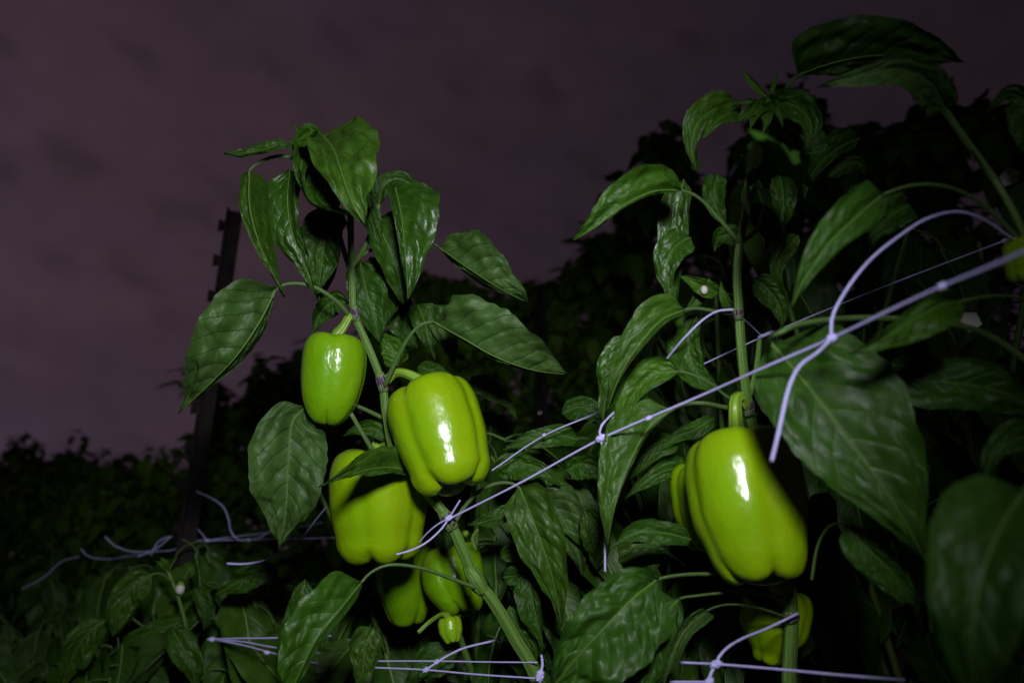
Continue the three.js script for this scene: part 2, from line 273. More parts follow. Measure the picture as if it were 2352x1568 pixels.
// ---------------------------------------------------------------- the middle plant, with the peppers
const onGround = (v) => new THREE.Vector3(v.x, 0, v.z);
const plantA = thing('pepper_plant', 'leaning pepper plant with purple stem joints carrying the two upper green peppers', 'pepper plant', onGround(P(1330, 1568, 0.74)), 'pepper plants along the netting');
{
  const p = plantA, low = P(1235, 1568, 0.70), root = p.position.clone();
  const main = [[1235, 1568, 0.70], [1180, 1462, 0.70], [1130, 1378, 0.70], [1092, 1330, 0.70], [1062, 1262, 0.70], [1030, 1195, 0.70], [965, 1110, 0.702], [908, 1042, 0.705], [888, 960, 0.708], [877, 880, 0.71], [845, 795, 0.712], [813, 718, 0.714], [808, 640, 0.715], [806, 560, 0.715], [804, 480, 0.712], [792, 400, 0.705], [772, 335, 0.70]];
  part(p, 'stem', tube([root.clone().add(new THREE.Vector3(0.01, -0.02, 0.01)), root.clone().lerp(low, 0.45).add(new THREE.Vector3(0.015, 0, 0)), low, ...main.slice(1).map((q) => P(...q))], (t) => lerp(0.0068, 0.0026, sstep(0.25, 1, t)), { sides: 16, ridge: 0.11, rough: 0.06, seg: 120 }), M.stem);
  nodeRing(p, [1112, 1362, 0.699], [1074, 1300, 0.699], 0.0055, 0.35, M.stem); nodeRing(p, [1042, 1216, 0.699], [1016, 1174, 0.699], 0.0054);
  nodeRing(p, [919, 1056, 0.703], [898, 1022, 0.703], 0.0047, 0.2); nodeRing(p, [882, 900, 0.709], [871, 856, 0.709], 0.0043, 0.18); nodeRing(p, [818, 738, 0.713], [813, 702, 0.713], 0.0037, 0.12);
  stalk(p, 'branch', [[810, 610, 0.715], [835, 570, 0.725], [858, 520, 0.735], [870, 470, 0.74]], 0.0026, 0.0018);
  stalk(p, 'branch', [[808, 630, 0.716], [785, 560, 0.73], [772, 500, 0.735], [760, 440, 0.735]], 0.0026, 0.0018);
  stalk(p, 'branch', [[812, 600, 0.718], [850, 575, 0.73], [905, 548, 0.74]], 0.0016, 0.0012);
  stalk(p, 'branch', [[1092, 1262, 0.715], [1085, 1235, 0.715], [1098, 1215, 0.715]], 0.0018, 0.0012);
  stalk(p, 'branch', [[905, 1050, 0.700], [868, 1045, 0.692], [835, 1000, 0.682], [806, 950, 0.676]], 0.0022, 0.0019, M.petiole);
  leaf(p, [[724, 322, 0.685], [700, 350, 0.655], [690, 400, 0.64], [702, 455, 0.636]], 34, 40, { al: 14, ar: 12 });
  leaf(p, [[752, 322, 0.685], [744, 365, 0.66], [750, 412, 0.648], [774, 462, 0.645]], 40, 44, { al: 14, ar: 16 });
  leaf(p, [[790, 372, 0.70], [815, 392, 0.69], [838, 430, 0.684], [850, 480, 0.684]], 34, 30, { al: 14, ar: 16 });
  leaf(p, [[735, 330, 0.69], [725, 305, 0.685], [705, 292, 0.682], [682, 305, 0.682]], 14, 16, { al: 18, ar: 22, mat: M.leafYoung });
  // left: the big hanging leaf
  leaf(p, [[634, 664, 0.685], [592, 745, 0.668], [540, 820, 0.660], [476, 886, 0.664], [412, 948, 0.675]], 62, 122, { al: -66, ar: 16, roll: 4, wave: 0.08, mat: M.leafPale, pet: [[802, 725, 0.712], [770, 690, 0.70], [715, 657, 0.69], [660, 652, 0.686]] });
  leaf(p, [[668, 330, 0.69], [620, 340, 0.68], [565, 352, 0.672], [513, 352, 0.672]], 34, 26, { roll: 62, al: 10, ar: 10, wave: 0.04 });
  leaf(p, [[572, 392, 0.688], [572, 470, 0.682], [595, 560, 0.68], [628, 630, 0.682], [654, 682, 0.685]], 62, 46, { al: 62, ar: 24, roll: -24, wave: 0.06, pet: [[672, 362, 0.70], [640, 358, 0.694], [604, 368, 0.690]] });
  leaf(p, [[665, 392, 0.702], [660, 470, 0.685], [672, 540, 0.678], [700, 610, 0.68], [728, 690, 0.685]], 52, 66, { al: 28, ar: -6, roll: 12, wave: 0.08, mat: M.leafDewy });
  leaf(p, [[676, 368, 0.675], [688, 425, 0.645], [715, 470, 0.628], [755, 484, 0.622], [797, 490, 0.625]], 76, 46, { al: 12, ar: 58, roll: -30, wave: 0.05, mat: M.leafDark });
  leaf(p, [[742, 312, 0.67], [766, 345, 0.635], [786, 402, 0.60], [808, 464, 0.588], [839, 518, 0.586]], 106, 74, { al: 10, ar: 26, roll: -6, wave: 0.06, curl: 14 });
  leaf(p, [[726, 318, 0.685], [706, 335, 0.665], [712, 375, 0.65], [735, 420, 0.645]], 34, 30, { al: 24, ar: 30, mat: M.leafYoung });
  leaf(p, [[720, 330, 0.69], [690, 325, 0.675], [676, 345, 0.665], [690, 385, 0.66]], 24, 22, { al: 24, ar: 30, mat: M.leafYoung });
  for (const [a, b, c, d, e, f] of [[700, 335, 685, 300, 672, 282], [712, 332, 704, 300, 696, 276], [745, 315, 768, 304, 786, 288], [725, 330, 728, 300, 715, 286], [690, 345, 672, 325, 660, 318]]) leaf(p, [[a, b, 0.695], [c, d, 0.69], [e, f, 0.69]], 10, 9, { al: 30, ar: 30, wave: 0, mat: M.leafYoung, nu: 14, nv: 4 });
  leaf(p, [[908, 432, 0.715], [922, 500, 0.685], [930, 580, 0.668], [935, 640, 0.665], [936, 694, 0.668]], 96, 44, { mat: M.leafDewy, al: 12, ar: 66, roll: 0, wave: 0.06, curl: 12 });
  leaf(p, [[880, 440, 0.735], [900, 415, 0.74], [940, 425, 0.745], [975, 470, 0.75]], 24, 26, { al: 20, ar: 20, roll: -25 });
  leaf(p, [[1008, 568, 0.725], [1060, 605, 0.705], [1120, 645, 0.70], [1170, 675, 0.702], [1212, 694, 0.712]], 84, 44, { al: 14, ar: -64, roll: -6, mat: M.leafPale, pet: [[905, 548, 0.74], [960, 540, 0.732]] });
  leaf(p, [[996, 740, 0.685], [1060, 775, 0.664], [1140, 820, 0.656], [1225, 850, 0.662], [1306, 860, 0.676]], 112, 44, { al: 12, ar: -50, roll: 4, wave: 0.12, mat: M.leafPale, puck: 1.2, pet: [[884, 884, 0.705], [905, 838, 0.698], [935, 780, 0.69], [966, 746, 0.686]] });
  leaf(p, [[752, 510, 0.735], [735, 560, 0.74], [742, 620, 0.745], [738, 692, 0.75]], 46, 62, { al: 10, ar: 10, mat: M.leafDark });
  leaf(p, [[850, 590, 0.745], [872, 640, 0.745], [880, 700, 0.745], [875, 770, 0.745]], 56, 60, { al: 10, ar: 14, mat: M.leafDark });
  leaf(p, [[868, 500, 0.75], [905, 530, 0.755], [925, 600, 0.755], [920, 660, 0.755]], 46, 40, { al: 10, ar: 14, mat: M.leafDark });
  leaf(p, [[800, 695, 0.74], [768, 690, 0.742], [735, 720, 0.745], [716, 772, 0.748]], 34, 34, { al: 10, ar: 30, mat: M.leaf });
  leaf(p, [[918, 842, 0.735], [898, 800, 0.735], [870, 775, 0.738], [842, 758, 0.742]], 30, 34, { al: -10, ar: 18, mat: M.leafYoung });
  leaf(p, [[1000, 700, 0.76], [1012, 745, 0.755], [1030, 790, 0.752], [1044, 842, 0.752]], 40, 30, { al: 15, ar: 20, mat: M.leafPale });
  leaf(p, [[940, 680, 0.76], [925, 720, 0.762], [935, 760, 0.765], [960, 800, 0.77]], 26, 46, { al: 15, ar: 20, mat: M.leafDark });
  leaf(p, [[900, 640, 0.735], [905, 670, 0.732], [908, 700, 0.735]], 14, 14, { al: 30, ar: 20, nu: 14, nv: 4 });
  leaf(p, [[775, 480, 0.705], [752, 520, 0.70], [742, 580, 0.70], [735, 640, 0.705], [728, 688, 0.71]], 52, 50, { al: 12, ar: 10, roll: 20, mat: M.leafDark, pet: [[806, 560, 0.715], [795, 510, 0.71]] });
  leaf(p, [[862, 500, 0.725], [882, 545, 0.715], [905, 600, 0.71], [918, 650, 0.712], [925, 700, 0.715]], 52, 44, { al: 14, ar: 12, roll: -10, mat: M.leafDark, pet: [[850, 545, 0.73]] });
  leaf(p, [[826, 600, 0.73], [838, 655, 0.725], [856, 720, 0.722], [872, 790, 0.725]], 48, 46, { al: 10, ar: 12, mat: M.leafDark });
  leaf(p, [[870, 470, 0.74], [880, 430, 0.735], [910, 412, 0.735], [950, 430, 0.737], [985, 480, 0.74]], 24, 30, { al: 16, ar: 18, roll: -30 });
  leaf(p, [[762, 440, 0.735], [752, 470, 0.73], [748, 505, 0.73], [752, 545, 0.732]], 30, 30, { al: 16, ar: 18, mat: M.leafDark });
  leaf(p, [[840, 470, 0.715], [852, 500, 0.71], [862, 540, 0.71], [868, 585, 0.712]], 26, 24, { al: 16, ar: 18, mat: M.leafDark });
  leaf(p, [[960, 700, 0.765], [975, 740, 0.755], [985, 780, 0.752], [1000, 830, 0.752]], 40, 34, { al: 10, ar: 16, mat: M.leafDark });
  leaf(p, [[1075, 880, 0.78], [1120, 890, 0.775], [1160, 920, 0.772], [1190, 965, 0.774]], 30, 26, { al: 10, ar: 26, roll: 20 });
  leaf(p, [[960, 842, 0.77], [985, 850, 0.765], [1020, 870, 0.764], [1050, 900, 0.768]], 24, 24, { al: 10, ar: 26 });
  // below the peppers
  leaf(p, [[702, 932, 0.708], [672, 968, 0.700], [662, 1050, 0.692], [657, 1160, 0.690], [641, 1258, 0.694]], 90, 92, { al: 14, ar: 22, roll: 6, wave: 0.16, curl: 8, mat: M.leafPale, pet: [[880, 960, 0.715], [800, 925, 0.72], [740, 915, 0.715]] });
  leaf(p, [[955, 1084, 0.697], [900, 1074, 0.680], [850, 1078, 0.650], [790, 1096, 0.616], [731, 1118, 0.600]], 36, 54, { al: 24, ar: 20, roll: 22, wave: 0.16, pet: [[985, 1150, 0.70], [985, 1115, 0.696], [972, 1094, 0.69]] });
  leaf(p, [[888, 1012, 0.72], [860, 985, 0.722], [825, 985, 0.726], [785, 1002, 0.73]], 18, 22, { al: 12, ar: 20 });
  leaf(p, [[828, 1340, 0.655], [780, 1400, 0.632], [725, 1470, 0.618], [690, 1540, 0.612], [655, 1620, 0.612]], 52, 88, { al: 56, ar: 10, roll: -4, wave: 0.10, pet: [[1092, 1350, 0.695], [1040, 1330, 0.685], [960, 1303, 0.672], [890, 1298, 0.662], [850, 1316, 0.658]] });
  leaf(p, [[1192, 1118, 0.715], [1218, 1180, 0.700], [1248, 1260, 0.694], [1275, 1350, 0.694], [1290, 1440, 0.70]], 70, 58, { al: 14, ar: 10, roll: 12, wave: 0.07, pet: [[1040, 1210, 0.702], [1062, 1170, 0.71], [1110, 1122, 0.715], [1160, 1108, 0.716]] });
  leaf(p, [[1240, 1125, 0.745], [1285, 1180, 0.738], [1320, 1250, 0.735], [1340, 1330, 0.735]], 62, 48, { al: 12, ar: 12, mat: M.leafPale });
  leaf(p, [[1135, 1075, 0.745], [1180, 1062, 0.74], [1240, 1075, 0.735], [1292, 1118, 0.732]], 26, 42, { al: 8, ar: 20, roll: 14 });
  leaf(p, [[1205, 1186, 0.74], [1165, 1180, 0.735], [1120, 1196, 0.73], [1072, 1206, 0.728]], 28, 24, { al: 16, ar: 24, roll: 20 });
  leaf(p, [[1215, 1310, 0.735], [1222, 1370, 0.73], [1235, 1430, 0.728], [1250, 1500, 0.728]], 26, 42, { al: 30, ar: 8, mat: M.leafDark });
  for (const [pts, w] of [
    [[[1330, 1010, 0.74], [1280, 1000, 0.735], [1220, 1010, 0.733], [1150, 1035, 0.735]], 30], [[[1340, 1170, 0.72], [1365, 1210, 0.715], [1375, 1260, 0.713], [1370, 1310, 0.715]], 34],
    [[[1290, 950, 0.78], [1330, 935, 0.775], [1370, 945, 0.773], [1410, 975, 0.775]], 26], [[[1150, 1280, 0.76], [1190, 1265, 0.755], [1230, 1270, 0.753], [1265, 1300, 0.755]], 24],
    [[[1300, 1080, 0.75], [1340, 1065, 0.745], [1385, 1080, 0.743], [1425, 1120, 0.745]], 30], [[[1170, 1390, 0.75], [1185, 1430, 0.745], [1215, 1480, 0.743], [1225, 1540, 0.745]], 34],
    [[[860, 1440, 0.74], [840, 1480, 0.735], [835, 1530, 0.733], [815, 1590, 0.735]], 36], [[[1050, 1500, 0.78], [1010, 1510, 0.775], [960, 1540, 0.773], [925, 1590, 0.775]], 40],
    [[[700, 1330, 0.80], [690, 1390, 0.795], [665, 1460, 0.793], [640, 1530, 0.795]], 36], [[[640, 1312, 0.90], [590, 1315, 0.895], [540, 1340, 0.893], [490, 1368, 0.895]], 34],
  ]) leaf(p, pts, w, w * rr(0.8, 1.2), { al: rr(8, 18), ar: rr(8, 18), roll: rr(-15, 25) });
  leaf(p, [[1155, 1325, 0.75], [1200, 1322, 0.745], [1235, 1330, 0.742]], 24, 24, { al: 12, ar: 16, mat: M.leafDark });
}

// ---------------------------------------------------------------- peppers
pepper('tapering green pepper hanging highest on the leaning stem, with a pointed end', [773, 770, 0.709], [750, 975, 0.697], 74, { grooves: [-8, 78, 170, -100], depth: 0.11, seed: 3, bend: 0.03, mat: M.skinGreen, prof: [[0, 0.95], [0.25, 0.955], [0.5, 0.995], [0.75, 0.985], [0.93, 0.9], [1, 0.75], [1, 0.58], [0.95, 0.42], [0.85, 0.26], [0.69, 0.13], [0.5, 0.04], [0.27, 0.0], [0, 0.004]], ped: [[806, 722, 0.713], [797, 735, 0.712], [788, 752, 0.709]], pr: 0.0038 });
pepper('glossy blocky green pepper with a bright highlight, hung on a curled stalk', [978, 885, 0.702], [1048, 1120, 0.668], 106, { grooves: [-38, 60, 150, -125], depth: 0.165, taper: 0.86, seed: 8, ped: [[884, 878, 0.712], [905, 858, 0.712], [932, 858, 0.706]], pr: 0.0040 });
pepper('broad green pepper half covered by a leaf laid over its shoulder', [866, 1030, 0.732], [872, 1286, 0.722], 115, { grooves: [-17, 48, 130, -95, 200], depth: 0.14, taper: 0.86, seed: 12, ped: [[905, 1045, 0.712], [885, 1020, 0.728], [872, 1012, 0.74]], pr: 0.0042 });
pepper('green pepper with a puckered end, shaded under the leaf covered pepper', [930, 1235, 0.86], [935, 1432, 0.845], 70, { grooves: [-70, 35, 150], depth: 0.14, taper: 0.70, seed: 16, mat: M.skinGreen, ped: [[950, 1205, 0.84], [940, 1222, 0.86]], pr: 0.003 });
pepper('small crooked green pepper seen behind the bare lower stem', [1035, 1258, 0.82], [1066, 1410, 0.79], 72, { grooves: [-20, 40, 120, -110], depth: 0.22, taper: 0.72, seed: 21, mat: M.skinGreen, bend: -0.12, ped: [[1070, 1225, 0.74], [1050, 1235, 0.80]], pr: 0.003 });
pepper('tiny unripe pepper, no bigger than a thumb tip, among thin stalks', [1030, 1418, 0.765], [1040, 1476, 0.755], 28, { grooves: [-35, 45, 150, -110], depth: 0.2, taper: 0.7, seed: 25, nt: 48, nv: 36, mat: M.skinSmall, ped: [[960, 1452, 0.77], [990, 1425, 0.775], [1020, 1410, 0.77]], pr: 0.0018 });
pepper('largest green pepper, smooth skin half shaded by a big leaf', [1692, 1002, 0.597], [1758, 1335, 0.555], 134, { grooves: [-58, 22, 120, -130], depth: 0.115, taper: 0.78, seed: 31, bend: -0.04, ped: [[1716, 935, 0.602], [1702, 912, 0.597], [1690, 916, 0.592], [1688, 950, 0.587]], pr: 0.0042 });
pepper('green pepper mostly hidden behind the largest pepper', [1622, 1062, 0.66], [1640, 1262, 0.65], 88, { grooves: [-60, 30, 140], depth: 0.16, taper: 0.8, seed: 37, ped: [[1700, 1010, 0.625], [1650, 1040, 0.65]], pr: 0.003 });
pepper('green pepper with a pointed end low behind the tied stem', [1795, 1350, 0.665], [1762, 1520, 0.655], 78, { grooves: [-30, 60, 160, -120], depth: 0.1, taper: 0.5, seed: 41, ped: [[1815, 1300, 0.65], [1808, 1325, 0.66]], pr: 0.003 });
pepper('green pepper beside the thick cord on the outermost stem', [2372, 545, 0.50], [2366, 650, 0.50], 58, { grooves: [-40, 40, 150], depth: 0.12, seed: 45, ped: [[2352, 520, 0.50], [2365, 530, 0.50]], pr: 0.003 });

// ---------------------------------------------------------------- the plant on the right
const plantB = thing('pepper_plant', 'tall upright pepper plant holding the largest pepper, its top leaves hooded', 'pepper plant', onGround(P(1812, 1568, 0.61)), 'pepper plants along the netting');
{
  const p = plantB, low = P(1812, 1568, 0.61), root = p.position.clone();
  const main = [[1818, 1420, 0.615], [1805, 1300, 0.62], [1765, 1120, 0.618], [1722, 950, 0.605], [1706, 840, 0.60], [1697, 720, 0.60], [1693, 610, 0.60], [1712, 490, 0.605], [1740, 370, 0.605], [1756, 300, 0.60], [1766, 238, 0.594]];
  part(p, 'stem', tube([root.clone().add(new THREE.Vector3(0, -0.02, 0)), root.clone().lerp(low, 0.5), low, ...main.map((q) => P(...q))], (t) => lerp(0.0062, 0.0027, sstep(0.3, 1, t)), { sides: 16, ridge: 0.11, rough: 0.06, seg: 120 }), M.stem);
  nodeRing(p, [1722, 955, 0.603], [1714, 915, 0.603], 0.0047, 0.15); nodeRing(p, [1698, 735, 0.599], [1695, 705, 0.599], 0.0040, 0.10); nodeRing(p, [1818, 1430, 0.613], [1816, 1400, 0.613], 0.0050, 0.3);
  stalk(p, 'branch', [[1712, 930, 0.605], [1735, 860, 0.62], [1745, 780, 0.635]], 0.0026, 0.002);
  stalk(p, 'branch', [[1696, 560, 0.602], [1735, 530, 0.615], [1755, 480, 0.625]], 0.0020, 0.0016);
  leaf(p, [[1560, 436, 0.585], [1500, 440, 0.570], [1435, 470, 0.562], [1370, 520, 0.564], [1310, 556, 0.57]], 22, 66, { al: 40, ar: 14, roll: 4, wave: 0.08, pet: [[1698, 556, 0.60], [1650, 500, 0.594], [1600, 450, 0.588]] });
  leaf(p, [[1572, 412, 0.63], [1556, 480, 0.628], [1548, 560, 0.63], [1552, 700, 0.635]], 34, 42, { al: 8, ar: 12, roll: 10, mat: M.leafDewy });
  leaf(p, [[1585, 545, 0.615], [1548, 570, 0.607], [1530, 620, 0.604], [1545, 700, 0.606]], 38, 40, { al: 12, ar: 10, roll: 8, mat: M.leafDewy });
  leaf(p, [[1570, 712, 0.592], [1520, 735, 0.583], [1470, 790, 0.578], [1425, 860, 0.58], [1392, 950, 0.584]], 38, 58, { al: 48, ar: 8, roll: -4, wave: 0.05, pet: [[1692, 720, 0.60], [1650, 716, 0.598], [1605, 708, 0.595]] });
  leaf(p, [[1440, 770, 0.60], [1412, 820, 0.60], [1395, 890, 0.602], [1385, 968, 0.605]], 46, 32, { al: 8, ar: 12, roll: 14, mat: M.leafDewy });
  leaf(p, [[1560, 852, 0.600], [1500, 862, 0.602], [1455, 905, 0.606], [1430, 960, 0.608], [1418, 1010, 0.610]], 30, 46, { al: 30, ar: 6, roll: -10, mat: M.leafYoung, pet: [[1712, 930, 0.604], [1670, 910, 0.60], [1620, 872, 0.594]] });
  leaf(p, [[1545, 940, 0.606], [1490, 985, 0.602], [1440, 1080, 0.588], [1410, 1170, 0.580], [1394, 1260, 0.580]], 26, 84, { al: 42, ar: 8, roll: 4, wave: 0.06, pet: [[1715, 945, 0.604], [1665, 935, 0.598], [1600, 925, 0.588]] });
  leaf(p, [[1590, 1240, 0.60], [1530, 1225, 0.595], [1470, 1222, 0.593], [1395, 1262, 0.594]], 34, 30, { al: 8, ar: 22, roll: 22 });
  leaf(p, [[1602, 725, 0.63], [1580, 780, 0.625], [1600, 850, 0.622], [1655, 892, 0.624]], 30, 54, { al: 14, ar: 18, mat: M.leaf });
  leaf(p, [[1650, 672, 0.60], [1610, 655, 0.597], [1580, 640, 0.596], [1558, 632, 0.598]], 26, 24, { al: 20, ar: 22, mat: M.leafYoung });
  leaf(p, [[1680, 712, 0.597], [1670, 690, 0.59], [1660, 668, 0.588], [1656, 642, 0.59]], 18, 12, { al: 14, ar: 20, mat: M.leafYoung, nu: 18, nv: 5 });
  leaf(p, [[1630, 640, 0.607], [1600, 690, 0.607], [1570, 720, 0.607]], 20, 20, { al: 14, ar: 20, nu: 18, nv: 5 });
  for (const [a, b, c, d, e, f] of [[1762, 240, 1735, 262, 1722, 300], [1768, 236, 1790, 256, 1800, 296], [1764, 242, 1762, 275, 1752, 310], [1758, 252, 1720, 258, 1690, 282], [1772, 240, 1815, 238, 1850, 256]]) leaf(p, [[a, b, 0.592], [(a + c) / 2, (b + d) / 2 - 4, 0.58], [c, d, 0.572], [e, f, 0.568]], 20, 22, { al: 18, ar: 16 });
  // hooded crown
  leaf(p, [[1690, 246, 0.61], [1640, 252, 0.598], [1602, 285, 0.592], [1590, 340, 0.592], [1600, 392, 0.594]], 32, 42, { al: 14, ar: 12, roll: 10, wave: 0.06 });
  leaf(p, [[1752, 372, 0.60], [1745, 345, 0.53], [1738, 325, 0.47], [1732, 312, 0.425], [1728, 308, 0.39]], 140, 150, { al: 26, ar: 22, wave: 0.22, curl: -14, mat: M.leafDark });
  leaf(p, [[1700, 262, 0.605], [1672, 262, 0.59], [1640, 285, 0.58], [1612, 322, 0.578]], 34, 26, { al: 16, ar: 16, roll: 20 });
  leaf(p, [[1790, 262, 0.60], [1815, 262, 0.585], [1845, 280, 0.575], [1862, 318, 0.572]], 30, 34, { al: 14, ar: 20 });
  leaf(p, [[1600, 392, 0.625], [1590, 350, 0.62], [1580, 330, 0.618], [1566, 345, 0.618]], 12, 12, { al: 16, ar: 16 });
  leaf(p, [[1650, 400, 0.64], [1640, 440, 0.635], [1648, 480, 0.634], [1670, 520, 0.636]], 30, 30, { al: 16, ar: 16, mat: M.leafDark });
  leaf(p, [[1790, 400, 0.655], [1800, 450, 0.65], [1795, 500, 0.65], [1775, 550, 0.652]], 34, 30, { al: 16, ar: 16, mat: M.leafDark });
  leaf(p, [[1730, 640, 0.64], [1760, 660, 0.636], [1790, 700, 0.635], [1800, 760, 0.637]], 36, 36, { al: 16, ar: 16, mat: M.leafDark });
  leaf(p, [[1775, 235, 0.585], [1830, 245, 0.57], [1865, 290, 0.56], [1850, 340, 0.556]], 46, 44, { al: 22, ar: 22, mat: M.leafDark });
  for (const [a, b, c, d, e, f, w] of [[1765, 225, 1728, 190, 1702, 156, 14], [1770, 228, 1776, 200, 1790, 160, 10], [1758, 235, 1780, 215, 1800, 205, 12], [1750, 240, 1715, 232, 1690, 240, 12]]) leaf(p, [[a, b, 0.59], [c, d, 0.588], [e, f, 0.588]], w, w, { al: 30, ar: 30, wave: 0, mat: M.leafYoung, nu: 14, nv: 4 });
  leaf(p, [[1835, 172, 0.575], [1900, 148, 0.56], [2000, 128, 0.552], [2120, 132, 0.552], [2216, 142, 0.556]], 108, 50, { al: 12, ar: -24, roll: 14, wave: 0.06, mat: M.leafDark, pet: [[1775, 240, 0.595], [1800, 212, 0.588], [1818, 190, 0.58]] });
  leaf(p, [[1835, 310, 0.625], [1865, 320, 0.622], [1895, 340, 0.622], [1925, 352, 0.624]], 30, 42, { al: 10, ar: 14 });
  leaf(p, [[1975, 318, 0.63], [1920, 345, 0.622], [1870, 395, 0.618], [1846, 462, 0.62]], 20, 42, { al: 10, ar: 18, roll: 10 });
  leaf(p, [[1902, 408, 0.635], [1935, 380, 0.632], [1970, 372, 0.63], [1990, 404, 0.63]], 16, 26, { al: 10, ar: 18 });
  leaf(p, [[1720, 470, 0.635], [1752, 500, 0.635], [1772, 540, 0.637], [1755, 590, 0.64]], 26, 30, { al: 10, ar: 18, mat: M.leafDark });
  leaf(p, [[1700, 560, 0.63], [1680, 540, 0.632], [1655, 545, 0.635], [1640, 580, 0.637]], 26, 30, { al: 10, ar: 18, mat: M.leafDark });
  leaf(p, [[1835, 540, 0.655], [1800, 580, 0.65], [1785, 620, 0.65], [1800, 662, 0.652]], 22, 26, { al: 10, ar: 18 });
  for (const [pts, w] of [
    [[[1560, 1010, 0.66], [1500, 1030, 0.655], [1450, 1075, 0.652], [1420, 1130, 0.655]], 30], [[[1580, 1075, 0.67], [1530, 1080, 0.665], [1480, 1110, 0.662], [1430, 1150, 0.664]], 28],
    [[[1420, 1290, 0.66], [1470, 1275, 0.655], [1530, 1280, 0.653], [1580, 1300, 0.655]], 28], [[[1900, 1130, 0.62], [1890, 1180, 0.615], [1900, 1240, 0.613], [1930, 1290, 0.615]], 34],
    [[[1640, 960, 0.66], [1600, 985, 0.655], [1560, 1000, 0.653], [1510, 1040, 0.655]], 22], [[[1500, 1330, 0.66], [1460, 1350, 0.655], [1420, 1390, 0.653], [1400, 1450, 0.655]], 34],
  ]) leaf(p, pts, w, w * rr(0.8, 1.2), { al: rr(8, 18), ar: rr(8, 18), roll: rr(-15, 25) });
  // bottom, in front
  leaf(p, [[1508, 1332, 0.570], [1450, 1378, 0.555], [1390, 1440, 0.548], [1325, 1510, 0.548], [1262, 1588, 0.552]], 118, 82, { al: 8, ar: 10, roll: -4, wave: 0.06, mat: M.leafDark, pet: [[1800, 1330, 0.61], [1720, 1322, 0.60], [1615, 1318, 0.588], [1550, 1322, 0.578]] });
  leaf(p, [[1560, 1375, 0.575], [1520, 1420, 0.565], [1490, 1490, 0.56], [1462, 1560, 0.56], [1440, 1630, 0.562]], 60, 68, { al: 10, ar: 6, roll: -6, mat: M.leafDark, pet: [[1810, 1380, 0.61], [1730, 1358, 0.60], [1655, 1362, 0.59], [1600, 1368, 0.58]] });
  leaf(p, [[1625, 1402, 0.562], [1570, 1452, 0.55], [1540, 1520, 0.546], [1520, 1590, 0.546]], 50, 40, { al: 46, ar: 34, roll: -12, mat: M.leafPale, pet: [[1815, 1420, 0.61], [1740, 1395, 0.595], [1680, 1388, 0.578], [1650, 1392, 0.57]] });
  leaf(p, [[1690, 1270, 0.64], [1720, 1330, 0.635], [1760, 1380, 0.635], [1790, 1400, 0.637]], 46, 40, { al: 10, ar: 10, mat: M.leafDark });
}
